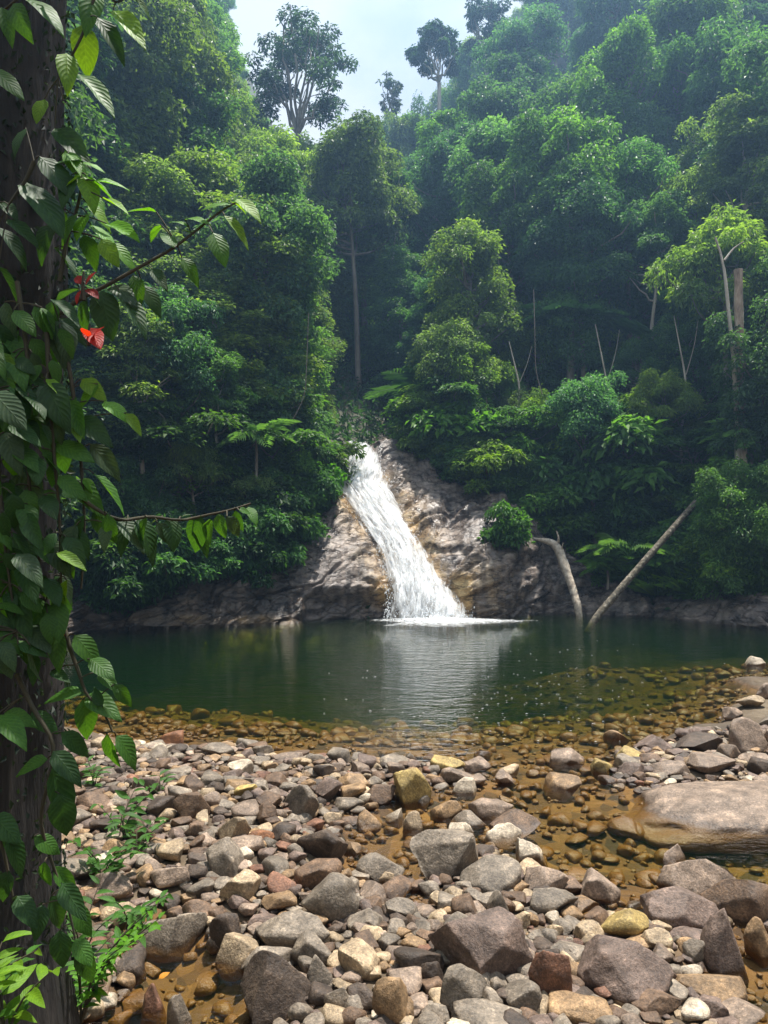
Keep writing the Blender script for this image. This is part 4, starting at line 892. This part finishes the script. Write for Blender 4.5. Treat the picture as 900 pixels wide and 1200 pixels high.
S(747, 859, 793, 883, 'p', .8, 'pink and purple angular stone at the pool edge')
S(724, 875, 758, 894, 'y', .25, 'rounded yellow cobble at the pool edge')
S(181, 855, 214, 878, 'o', .7, 'orange half-sunken stone at the pool margin')
S(164, 1156, 193, 1188, 'r', .4, 'reddish brown stone in the rivulet beside the yellow leaf')
S(191, 1167, 221, 1203, 'g', .5, 'grey oblong stone in the rivulet', .8)
S(874, 768, 897, 780, 'w', .3, 'white stone poking from the pool near the right bank')
for t in """214,963,247,985,b,.5 150,965,181,993,b,.6 274,921,300,940,y,.3 235,870,274,888,g,.5 277,864,302,880,g,.5 185,900,224,917,g,.5 203,911,237,928,t,.3 265,883,298,902,b,.6 319,882,354,896,k,.5
370,911,401,940,p,.7 430,918,463,943,b,.6 395,905,432,927,t,.5 517,898,559,919,k,.6 530,911,559,929,w,.3 505,885,545,905,y,.6 542,888,576,902,k,.5 443,888,479,900,g,.5 580,901,605,918,k,.6 418,951,447,969,t,.3
472,950,495,972,c,.7 452,947,472,960,w,.4 505,936,541,958,t,.7 524,963,556,978,w,.2 529,952,569,968,g,.6 568,970,611,984,w,.5 694,888,720,904,y,.5 762,892,809,914,k,.5 726,893,761,911,p,.6 784,877,812,891,p,.3
709,853,737,865,t,.6 645,878,686,894,k,.6 639,911,680,925,t,.7 848,823,871,839,k,.4 865,815,897,832,c,.5 884,799,912,819,k,.4 808,883,863,907,k,.5 452,1053,492,1083,g,.25 407,1068,453,1096,g,.5 545,1043,573,1069,g,.5
572,1044,598,1080,g,.4 741,1161,799,1193,b,.5 766,1132,793,1157,p,.5 786,1092,833,1111,p,.4 804,1103,829,1131,g,.4 754,1090,786,1118,c,.4 822,1174,851,1202,p,.4 876,1077,906,1121,t,.5 645,1112,698,1133,g,.8 675,1080,707,1108,c,.7
284,1118,346,1142,g,.5 340,1098,389,1136,g,.6 306,1044,348,1068,t,.3 258,1022,303,1059,c,.6 360,1124,389,1166,g,.8 380,1157,410,1187,g,.5 405,1155,446,1187,d,.6 494,1180,528,1206,g,.3 390,1020,412,1042,t,.4 468,1098,500,1118,t,.5
420,1088,450,1108,c,.5 520,1040,545,1056,c,.4 596,1070,622,1090,c,.6 640,1083,660,1100,c,.5 655,1098,676,1112,w,.5 690,1120,712,1136,t,.4 700,1180,740,1202,b,.5 770,1110,790,1124,c,.4 630,1120,640,1130,t,.4 115,985,150,1010,t,.5
812,850,838,862,p,.5 870,880,905,900,k,.5 905,850,950,885,k,.5 890,830,930,850,g,.5 440,1020,462,1034,c,.3 398,985,425,1000,t,.4 580,1000,600,1012,c,.5 480,925,505,940,g,.4 355,940,378,955,c,.5 378,952,400,966,c,.5""".split():
    a = t.split(','); S(*map(float, a[:4]), a[4], float(a[5]))
COLN = {'g': 'grey', 'p': 'purplish', 'b': 'brown', 't': 'tan', 'y': 'yellowish', 'o': 'orange', 'c': 'cream', 'd': 'dark', 'w': 'white', 'r': 'reddish', 'k': 'pinkish grey'}
rgs = np.random.default_rng(21); PLACED = []
for i, (x0, y0, x1, y1, c, ang, label, tilt, hz) in enumerate(STONES):
    w = x1 - x0; pxc = (x0 + x1) / 2; Yg = H0 * F / (y1 - HOR)
    X = (pxc - 450) / F * Yg; zb = max(gz(X, Yg), -.12) ; Yg = (H0 - max(zb, 0)) * F / (y1 - HOR)
    W = w * Yg / F; D = W * rgs.uniform(.7, .9)
    th = math.atan2(H0, Yg); Hh = ((y1 - y0) * Yg / F - D * .55 * math.sin(th)) / math.cos(th); Hh = float(np.clip(Hh, .32 * W, 1.35 * W))
    slabby = bool(label and 'slab lying half' in label)
    if slabby: D, Hh = W * .62, W * .085
    Yc = Yg + D * .42; X = (pxc - 450) / F * (Yg + D * .3); zb = gz(X, Yc)
    sink = min(zb, .0) if zb < 0 else zb
    top = max(zb, 0) + Hh * .97; bot = zb - (.3 * Hh if not slabby else W * .2)
    V, Fc = stone_shape(rgs, 5 if w > 80 else 4, ang); V = V * (1 + .02 * fbm(V * 14 + i, 3))[:, None]
    ca, sa = math.cos(tilt), math.sin(tilt)
    if tilt: V = V @ np.array([[ca, 0, sa], [0, 1, 0], [-sa, 0, ca]]); V = V / (V.max(0) - V.min(0))
    V = V * np.array([W * 1.06, D, top - bot]); V[:, 2] -= V[:, 2].min()
    if slabby:
        V[:, 2] *= .9 + .3 * (V[:, 0] / W + .5); V[:, 2] += .05 * fbm(V * 1.7, 3) + .02 * fbm(V * 6, 3)
    me = mesh_np('stone', V, Fc, M_STONE)
    big = w > 60
    if label is None:
        where = 'at the pool edge' if y1 < 930 and x0 > 600 else ('in the amber shallows' if zb < -.02 else 'among the gravel of the bar')
        o = link('river_stone', me, None, '%s %s river stone %s' % (COLN[c], 'angular' if ang > .5 else 'rounded', where), 'stone', '%s %s stones %s' % (COLN[c], 'angular' if ang > .5 else 'rounded', where))
    else: o = link('boulder' if big else 'river_stone', me, None, label, 'boulder' if big else 'stone')
    o.location = (X, Yc, bot); k = rgs.uniform(.85, 1.15); t = TINT[c]; o.color = (t[0] * k, t[1] * k, t[2] * k, 1)
    PLACED.append((X, Yc, (W + D) / 4))
# loose cobbles between them
COB = [stone_shape(rgs, 3, a) for a in np.linspace(.3, 1.0, 14)]
COBM = [mesh_np('cobble', V, Fc, M_STONE) for V, Fc in COB]
placed = np.array(PLACED)
def free(x, y, r, arr, f): return len(arr) == 0 or bool(np.all((arr[:, 0] - x) ** 2 + (arr[:, 1] - y) ** 2 > ((arr[:, 2] + r) * f) ** 2))
def bar_weight(px, py, z):
    if py < 868 and px < 620: return 0
    if z < -.16: return .03
    if z < -.03: return .06
    return 1.0
tints = ['g'] * 10 + ['p'] * 5 + ['b'] * 6 + ['t'] * 6 + ['c'] * 4 + ['k'] * 5 + ['w'] * 1 + ['d'] * 4 + ['r']
cnt = 0; tries = 0
while cnt < 290 and tries < 20000:
    tries += 1
    px, py = rgs.uniform(90, 910), HOR + 1 / rgs.uniform(1 / 565, 1 / 225); x, y = on_ground(px, py, .05); z = gz(x, y)
    r = .055 + .085 * rgs.random() ** 1.8
    if rgs.random() > bar_weight(px, py, z) or not free(x, y, r, placed, .74): continue
    placed = np.vstack([placed, (x, y, r)])
    c = tints[rgs.integers(len(tints))]; k = rgs.integers(14); where = 'in the amber shallows' if z < -.02 else 'among the gravel of the bar'
    o = link('cobble', COBM[k], None, 'small %s %s cobble %s' % (COLN[c], 'angular' if k > 6 else 'rounded', where), 'stone', 'small %s cobbles %s' % (COLN[c], where))
    w, dd, h = 2 * r * rgs.uniform(.9, 1.2), 2 * r * rgs.uniform(.75, 1), 2 * r * rgs.uniform(.5, .8)
    o.scale = (w, dd, h); o.rotation_euler = (rgs.normal(0, .15), rgs.normal(0, .15), rgs.random() * 6.28); o.location = (x, y, max(z, -.05) + h * .28 if z > -.05 else z + h * .3)
    t = np.array(TINT[c]) * rgs.uniform(.8, 1.2); o.color = (*t, 1); cnt += 1
# smaller gravel: one mass
def gravel(name, label, pts, base, kind='stuff'):
    VV_, FF_, TT_, n = [], [], [], 0
    for x, y, z, r, c in pts:
        V, Fc = base[rgs.integers(len(base))]; a = rgs.random() * 6.28; ca, sa = math.cos(a), math.sin(a)
        W = V * np.array([r * rgs.uniform(1.7, 2.5), r * 1.8, r * rgs.uniform(.9, 1.6)]); W = np.stack([W[:, 0] * ca - W[:, 1] * sa, W[:, 0] * sa + W[:, 1] * ca, W[:, 2]], 1)
        VV_.append(W + np.array([x, y, z + r * .35])); FF_.append(Fc + n); TT_.append(np.tile(c, (len(V), 1))); n += len(V)
    return link(name, mesh_np(name, np.concatenate(VV_), np.concatenate(FF_), M_STONES, True, {'tint': np.concatenate(TT_)}), None, label, 'gravel' if 'grav' in name else 'stones', None, kind)
B2 = [stone_shape(rgs, 2, a) for a in np.linspace(.3, 1.0, 16)]
pts = []
M = 13000
pxs, pys = rgs.uniform(70, 930, M), HOR + 1 / rgs.uniform(1 / 590, 1 / 222, M); yq = (H0 - .05) * F / (pys - HOR); xq = (pxs - 450) / F * yq; zq = ground_z(xq, yq)
rr = .02 + .055 * rgs.random(M) ** 2.2
order = np.argsort(-rr); cell = {}
for i in order:
    x, y, r = xq[i], yq[i], rr[i]
    w = bar_weight(pxs[i], pys[i], zq[i])
    if rgs.random() > (w if w > .1 else .02): continue
    if np.any((placed[:, 0] - x) ** 2 + (placed[:, 1] - y) ** 2 < (placed[:, 2] * .7) ** 2): continue
    cx, cy = int(x / .13), int(y / .13); bad = False
    for ax in (-1, 0, 1):
        for ay in (-1, 0, 1):
            for (u, v, s) in cell.get((cx + ax, cy + ay), ()):
                if (u - x) ** 2 + (v - y) ** 2 < ((s + r) * .62) ** 2: bad = True; break
            if bad: break
        if bad: break
    if bad: continue
    cell.setdefault((cx, cy), []).append((x, y, r)); pts.append((x, y, zq[i], r, np.array(TINT[tints[rgs.integers(len(tints))]]) * rgs.uniform(.75, 1.25)))
print('gravel stones', len(pts))
B3 = [stone_shape(rgs, 3, a) for a in np.linspace(.2, .9, 14)]
gravel('gravel', 'loose gravel filling the bar between the larger stones', pts, B3)
# stones on the bed of the shallows
pts = []; M = 9000
pxs, pys = rgs.uniform(60, 960, M), HOR + 1 / rgs.uniform(1 / 565, 1 / 118, M); yq = H0 * F / (pys - HOR); xq = (pxs - 450) / F * yq; zq = ground_z(xq, yq)
for x, y, z in zip(xq, yq, zq):
    if z > -.03 or z < -1.3: continue
    if (z < -.3 and rgs.random() < .45) or (y < 9 and rgs.random() < .4): continue
    r = .018 + .14 * rgs.random() ** 3.2 * min(1, y / 8)
    r = min(r, -z * .55 + .01)
    if r > .07 and rgs.random() < .3: r *= .6
    pts.append((x, y, z, r, np.array([(.16, .078, .018), (.1, .052, .018), (.21, .12, .035), (.06, .04, .02), (.14, .105, .05)][rgs.integers(5)]) * rgs.uniform(.7, 1.2)))
gravel('submerged_stones', 'amber stones lying on the bed under the shallow water', pts, B2)

# ------------------------------------------------------------------ near tree and its climbers, on the left
TRX, TRY = -1.53, 2.85
tree = bpy.data.objects.new('near_tree', None); COL.objects.link(tree); tree.location = (TRX, TRY, gz(TRX, TRY)); tag(tree, 'thick dark trunk hung with climbers standing beside the gravel bar', 'tree')
def near_trunk():
    nz, na = 150, 64; zs = np.linspace(-.6, 8.5, nz); th = np.arange(na) / na * 2 * math.pi; Zg, T = np.meshgrid(zs, th, indexing='ij')
    r = .235 * (1 + .5 * np.exp(-np.maximum(Zg, 0) / .5)) * (1 - .035 * Zg) * (1 + .12 * np.sin(Zg * 1.7 + 1) * .5 + .06 * np.sin(Zg * 4.1 + T))
    q = np.stack([np.cos(T) * 2.2, np.sin(T) * 2.2, Zg * .6], -1); r = r * (1 + .1 * fbm(q, 3)) + .014 * (1 - 2 * np.abs(fbm(q * np.array([5, 5, 1.2]) + 5, 3)))
    V = np.stack([r * np.cos(T) + .03 * Zg * .5, r * np.sin(T), Zg], -1).reshape(-1, 3)
    Fc = [(i * na + j, i * na + (j + 1) % na, (i + 1) * na + (j + 1) % na, (i + 1) * na + j) for i in range(nz - 1) for j in range(na)]
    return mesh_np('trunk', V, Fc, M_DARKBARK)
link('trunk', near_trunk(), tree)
rg = np.random.default_rng(3)
# crown overhead, out of the picture, shading the trunk
tb = Mesh(); C = []; rad = []
for k in range(20):
    a = k * 2.4; c = np.array([-.75 + 1.8 * math.cos(a) * rg.random() ** .4, .35 + 1.5 * math.sin(a) * rg.random() ** .4, 7.5 + rg.uniform(-.5, 1.0)]); C.append(c); rad.append(rg.uniform(.6, .95)); tb.tube(limb(rg, np.array([.1, 0, 6.2 + rg.random()]), c), np.linspace(.09, .02, 6), 6)
link('limbs', tb.mesh('limbs', M_DARKBARK), tree)
o = link('crown', crown_mesh('crown', [clump_leaves(rg, np.array(C), np.array(rad), 7000, .17, .5, .8)]), tree); o.color = (.05, .12, .03, 1)
# small creeper leaves pressed on the bark
n = 2600; z = rg.uniform(.3, 4.6, n); a = rg.uniform(-2.6, .6, n); r = .25 * (1 - .035 * z) + .012 + rg.random(n) * .02
P = np.stack([r * np.cos(a) + .015 * z, r * np.sin(a), z], 1); Nn = np.stack([np.cos(a), np.sin(a), np.full(n, .3)], 1) + rg.normal(0, .3, (n, 3))
V, Fc = leaves(P, rg.normal(size=(n, 3)) * .5 + np.array([0, 0, -.8]), Nn, rg.uniform(.018, .038, n), np.full(n, .55))
o = link('creeper', mesh_np('creeper', V, Fc, M_LEAF, False, {'tone': np.repeat(rg.random(n) * .6, 4)}), tree, kind='stuff'); o.color = (.022, .035, .02, 1)

def leaf_mesh(seed, wid, droop, fold, tip=.75):
    """broad leaf along +X, unit long, UVs along and across"""
    nu, nv = 5, 7; V, U = [], []
    for j in range(nv):
        t = j / (nv - 1); w = wid * .5 * (max(math.sin(math.pi * t ** tip), 0) ** .8 + .02) * (1 - .25 * t)
        for i in range(nu):
            s = (i / (nu - 1) - .5) * 2
            z = -droop * t * t + fold * abs(s) * w * 2 - .06 * wid * s * s + .012 * math.sin(t * 22 + seed) * abs(s)
            V.append((t, s * w, z)); U.append((t, .5 + .5 * s))
    return mesh_np('leaf', V, grid_faces(nu, nv), M_BROAD, True, None, U)
LEAFM = [leaf_mesh(1, .5, .18, .22), leaf_mesh(2, .58, .3, .15), leaf_mesh(3, .44, .1, .3), leaf_mesh(4, .62, .22, .1, .85), leaf_mesh(5, .36, .25, .3)]
LCOL = {'g': (.045, .125, .018), 'd': (.024, .07, .017), 'b': (.085, .23, .012), 'y': (.12, .24, .015), 'r': (.3, .015, .01), 'o': (.2, .06, .015), 's': (.045, .085, .04), 'w': (.16, .15, .05)}
def put_leaf(parent, base, tipv, col, k=None, nvec=None, name='leaf'):
    base, tipv = np.asarray(base, float), np.asarray(tipv, float); a = tipv - base; L = np.linalg.norm(a); a = a / L
    a_ = tipv - base; tipv = base + a_ * .95; L *= .95 * rg.uniform(.85, 1.15)
    nv = np.array([0, -.55, .85]) if nvec is None else np.asarray(nvec, float); nv = nv + rg.normal(0, .22, 3); s = nrm(np.cross(nv, a)); nv = np.cross(a, s)
    o = bpy.data.objects.new(name, LEAFM[rg.integers(4) if k is None else k]); COL.objects.link(o)
    M4 = Matrix(((a[0] * L, s[0] * L, nv[0] * L, base[0]), (a[1] * L, s[1] * L, nv[1] * L, base[1]), (a[2] * L, s[2] * L, nv[2] * L, base[2]), (0, 0, 0, 1)))
    o.parent = parent; o.matrix_parent_inverse = parent_inv(parent); o.matrix_basis = M4
    c = np.array(LCOL[col]) * rg.uniform(.8, 1.2); o.color = (*c, 1); return o
def parent_inv(p):
    m = Matrix.Translation(Vector(p.location))
    if p.parent: m = Matrix.Translation(Vector(p.parent.location)) @ m
    return m.inverted()
def vine(name, label, cat, stems, lv, depth, group=None, lk=None):
    """stems: pixel polylines (px, py, Y); lv: leaves as base pixel, tip pixel, colour"""
    P0 = at(*stems[0][0]); e = bpy.data.objects.new(name, None); COL.objects.link(e); e.location = P0; tag(e, label, cat, group)
    so = []
    for st in stems:
        P = curve([at(*p) for p in st], 3 * len(st) + 2); so.append((link('stem', Mesh().tube(P - P0, np.linspace(.0075, .003, len(P)), 6).mesh('stem', M_STEM), e), P))
    for (bx, by, tx, ty, c) in lv:
        # hang each leaf on its nearest stem
        best = min(so, key=lambda q: min((450 + p[0] / p[1] * F - bx) ** 2 + (HOR - (p[2] - H0) / p[1] * F - by) ** 2 for p in q[1]))
        p = min(best[1], key=lambda p: (450 + p[0] / p[1] * F - bx) ** 2 + (HOR - (p[2] - H0) / p[1] * F - by) ** 2); D = p[1] + rg.normal(0, .03)
        b = at(bx, by, D); t = at(tx, ty, D + rg.uniform(-.07, .05))
        put_leaf(best[0], b, t, c, lk)
        if np.linalg.norm(b - p) > .02:                     # leaf stalk
            link('stalk', Mesh().tube(curve([p - P0, (p + b) / 2 - P0 + np.array([0, 0, .008]), b - P0], 6), .0022, 5).mesh('stalk', M_STEM), e)
    return e
def L4(s): return [(float(a), float(b), float(c), float(d), k) for a, b, c, d, k in (q.split(',') for q in s.split())]
vine('top_vine', 'spotted green leaves on a stem hanging in from above beside the trunk', 'vine', [[(118, -40, 2.5), (110, 0, 2.5), (101, 32, 2.5), (86, 62, 2.5), (68, 92, 2.52)], [(40, -30, 2.4), (20, 0, 2.4), (0, 15, 2.42)], [(128, -20, 2.45), (134, 5, 2.45), (150, -4, 2.45)]],
     L4('15,4,30,43,g 2,8,16,58,g -12,80,27,106,g 32,-2,82,24,g 112,-8,100,30,g 97,27,102,82,y 114,20,147,66,d 133,12,180,60,y 152,-10,181,21,g 78,62,80,110,y 92,86,137,132,g 74,118,104,155,g 52,116,38,139,y 64,150,104,190,d 140,-30,170,-5,g 60,-25,90,-5,g'), 2.5)
vine('backlit_vine', 'cluster of glowing backlit leaves beside the trunk', 'vine', [[(70, 330, 2.42), (78, 280, 2.42), (92, 240, 2.42), (98, 205, 2.42), (80, 178, 2.42)], [(40, 190, 2.35), (30, 212, 2.35), (10, 240, 2.35)]],
     L4('100,188,45,184,d 76,176,100,206,b 46,183,100,233,d 80,180,99,208,b 101,206,140,237,b 102,238,139,268,y 102,250,82,276,b 106,262,143,290,b 128,284,167,314,b 98,207,112,235,y 28,212,77,259,d 0,237,24,255,d -2,266,37,310,d 8,257,48,284,d -2,312,24,354,d 84,205,70,240,d 60,240,85,290,g 30,150,5,180,d 95,205,68,225,y 98,275,118,318,g 110,212,150,215,b 120,232,158,250,y 125,262,160,276,b 118,280,140,312,y 96,190,125,196,b 90,250,66,282,g 104,222,128,256,b 60,262,40,300,d 64,290,95,330,d'), 2.4)
vine('arching_branch', 'long arching branch of bright green leaves reaching out over the forest', 'vine', [[(60, 375, 2.42), (90, 352, 2.42), (130, 332, 2.4), (165, 312, 2.4), (205, 290, 2.42), (240, 262, 2.42), (268, 240, 2.44), (285, 234, 2.45)]],
     L4('183,248,148,242,b 188,263,172,280,b 220,265,197,252,b 217,257,244,253,b 270,239,238,238,b 263,252,293,289,y 277,233,310,255,y 249,272,266,307,g 213,302,236,331,g 178,315,197,338,d 156,322,169,358,g 167,334,196,373,d 142,345,173,391,d 92,337,57,346,d 110,345,130,372,g 205,290,186,262,g 228,276,210,264,g 270,236,292,245,y 130,335,155,345,s 100,350,92,400,d 118,340,128,392,d'), 2.4)
for nm, lb, st, lv in [('red_sprig', 'sprig of bright red young leaves by the trunk', [(98, 352, 2.3), (97, 335, 2.3), (98, 318, 2.3)], '96,333,88,317,r 100,333,108,317,r 94,340,86,354,r 102,338,117,346,r'),
                       ('red_sprig', 'pair of scarlet young leaves below the red sprig', [(104, 405, 2.3), (104, 392, 2.3), (105, 380, 2.3)], '103,394,98,381,r 106,398,116,380,r 104,384,116,400,r')]:
    vine(nm, lb, 'sprig', [st], L4(lv), 2.3, None, 3)
mass = []
for k in range(165):
    y = rg.uniform(350, 770); x = rg.uniform(-25, 62 + 42 * math.exp(-((y - 560) / 150) ** 2)); ln = rg.uniform(28, 56); a = rg.normal(1.15, .5)
    mass.append((x, y, x + ln * math.cos(a), y + ln * math.sin(a), 'dddggsdg'[rg.integers(8)] if rg.random() > .04 else 'by'[rg.integers(2)]))
vine('leaf_curtain', 'thick curtain of dark corrugated leaves hanging over the trunk', 'vine',
     [[(20, 330, 2.3), (35, 430, 2.28), (30, 540, 2.25), (45, 650, 2.25), (60, 760, 2.28)], [(70, 380, 2.36), (85, 450, 2.34), (95, 540, 2.3), (100, 620, 2.3), (95, 690, 2.3)], [(-20, 380, 2.25), (-5, 500, 2.22), (5, 640, 2.2), (20, 740, 2.2)], [(55, 390, 2.3), (60, 500, 2.27), (70, 600, 2.26), (72, 700, 2.26)]],
     mass + L4('115,450,84,477,b 96,444,127,468,y 122,470,150,486,b 148,484,167,511,y 88,494,93,514,y 106,520,143,560,s 0,598,35,628,s 52,634,84,670,s 126,614,119,650,s 59,694,88,716,b 25,694,47,714,g 14,688,38,762,d 4,648,26,674,d -3,656,15,692,d 97,560,120,585,b 110,555,150,600,g 80,725,68,756,o 20,545,45,575,s'), 2.3)
vine('side_branch', 'low branch of dark leaves reaching right across the dark rock wall', 'vine', [[(70, 560, 2.3), (105, 592, 2.28), (140, 612, 2.28), (175, 604, 2.29), (210, 611, 2.32), (245, 603, 2.3), (270, 598, 2.33), (294, 590, 2.34)]],
     L4('140,608,177,649,s 184,612,203,640,s 266,605,287,632,s 290,594,302,610,g 245,608,243,634,g 228,615,246,650,d 200,606,206,645,d 160,606,190,655,d 172,606,160,640,g 110,598,140,640,d 212,606,226,600,s 235,604,222,650,d 255,602,262,636,g 275,598,284,622,d 150,604,140,650,d 125,602,132,640,g 190,606,176,612,s 280,598,298,600,g'), 2.3)
vine('drooping_sprig', 'sprig of quilted green leaves hanging over the pool margin', 'vine', [[(70, 715, 2.3), (82, 760, 2.28), (95, 795, 2.27), (100, 815, 2.27), (120, 830, 2.27), (132, 858, 2.27)]],
     L4('87,744,119,778,g 105,772,133,790,g 96,812,52,813,g 97,820,108,870,g 101,814,142,836,g 116,788,143,812,g 134,802,160,834,g 125,860,137,899,g 136,862,174,905,g 60,786,85,800,d 120,828,105,800,d'), 2.27)
vine('lower_vine', 'vine with large rounded veined leaves at the foot of the trunk', 'vine', [[(20, 790, 2.25), (40, 835, 2.22), (66, 868, 2.2), (60, 905, 2.2), (45, 960, 2.22), (60, 1010, 2.25), (80, 1060, 2.25), (90, 1110, 2.25)], [(-10, 950, 2.2), (5, 1000, 2.2), (15, 1050, 2.2)]],
     L4('-4,838,37,868,g 5,835,38,845,g 56,889,14,902,g 62,880,100,924,d 62,900,83,972,d 72,858,112,890,d 36,835,74,862,d -8,955,18,985,d 5,975,30,1005,g 8,980,35,1032,d 52,1010,56,1044,g 64,1015,90,1050,g 72,1035,100,1080,d 60,1050,80,1100,d 85,1060,108,1100,g 70,1090,72,1135,d 88,1100,110,1138,g 50,1060,40,1110,d 20,1050,45,1090,d 10,1020,-5,1070,d 95,1110,108,1160,d 40,980,75,1000,g 70,930,78,985,d'), 2.2)
# ground plants around the trunk's foot
def sprig_plant(name, label, base, n, hgt, spread, ll, col, lk, lean=(0, 0), per=8, group=None):
    e = bpy.data.objects.new(name, None); COL.objects.link(e); e.location = base; tag(e, label, 'plant', group)
    for k in range(n):
        a = rg.random() * 6.28; tip = np.array([math.cos(a) * spread + lean[0], math.sin(a) * spread + lean[1], hgt * rg.uniform(.6, 1)])
        P = curve([(0, 0, -.03), tip * np.array([.3, .3, .6]), tip], 8); st = link('stem', Mesh().tube(P, np.linspace(.006, .002, 8), 5).mesh('stem', M_STEM), e)
        for m in range(per):
            t = 1.5 + 5.5 * m / max(per - 1, 1); p = P[int(t)] * (1 - t % 1) + P[min(int(t) + 1, 7)] * (t % 1); s = 1 if m % 2 else -1
            d = nrm(P[-1] - P[0]); side = nrm(np.cross(d, [0, 0, 1])) * s; q = p + (side * .8 + d * .5 + np.array([0, 0, -.15]) + rg.normal(0, .15, 3)) * ll * rg.uniform(.75, 1.2)
            b = np.array(base); put_leaf(st, b + p, b + q, col if rg.random() > .2 else 'g', lk, (0, -.3, 1))
def gp(px, py):
    x, y = on_ground(px, py, .1); return (x, y, gz(x, y))
sprig_plant('seedling', 'leafy seedling among the pale gravel by the climbing vine', gp(140, 985), 6, .38, .2, .13, 'g', 4, (.05, 0), 7)
sprig_plant('seedling', 'small seedling sprouting by the pale gravel at the pool margin', gp(188, 935), 3, .16, .14, .11, 'g', 4, (0, 0), 6)
sprig_plant('seedling', 'bushy green seedling at the bank of the rivulet', gp(120, 1030), 7, .34, .22, .13, 'g', 4, (.05, 0), 7)
for px, py, n_, h_, sp_ in [(95, 1110, 7, .4, .2), (150, 1060, 5, .26, .18), (160, 1000, 4, .3, .16), (110, 930, 4, .3, .16), (75, 1165, 7, .34, .2)]:
    sprig_plant('undergrowth_plant', 'slender leafy undergrowth plant among the stones at the left bank', gp(px, py), n_, h_, sp_, .105, 'g', 4, (.05, 0), 8, 'undergrowth plants at the left bank')
sprig_plant('compound_leaf_plant', 'bright plant with paired leaflets leaning over the rivulet', (at(95, 1190, 3.0)), 9, .42, .16, .075, 'b', 4, (.16, -.02), 13)
sprig_plant('broadleaf_weed', 'lime green lance-leaved weed at the foot of the trunk', (at(5, 1215, 2.35)), 5, .2, .1, .12, 'y', 4, (.04, 0), 6)
sprig_plant('broadleaf_weed', 'lime green leaf tuft against the dark trunk', (at(-12, 1160, 2.3)), 4, .16, .09, .09, 'y', 4, (.05, 0), 6)
x, y = on_ground(186, 1150, .03); fl = bpy.data.objects.new('fallen_leaf', LEAFM[3]); COL.objects.link(fl); fl.location = (x, y, .045); fl.scale = (.06, .06, .06); fl.rotation_euler = (.3, -.4, .6); fl.color = (.6, .25, .02, 1)
tag(fl, 'fallen yellow leaf lying in the rivulet', 'leaf')

# ------------------------------------------------------------------ air
hb = bmesh.new(); bmesh.ops.create_cube(hb, size=1)
for v in hb.verts: v.co = Vector((v.co.x * 196, 48 + v.co.y * 156, 47.5 + v.co.z * 103))
hm = bpy.data.meshes.new('haze'); hb.to_mesh(hm); hb.free()
m, N, L, out = new_mat('haze_air')
pv = N('ShaderNodeVolumePrincipled'); pv.inputs['Color'].default_value = (.36, .62, 1, 1); pv.inputs['Density'].default_value = .0022; pv.inputs['Anisotropy'].default_value = .6
L(pv.outputs[0], out.inputs['Volume']); hm.materials.append(m)
tag(link('haze', hm), kind='stuff')
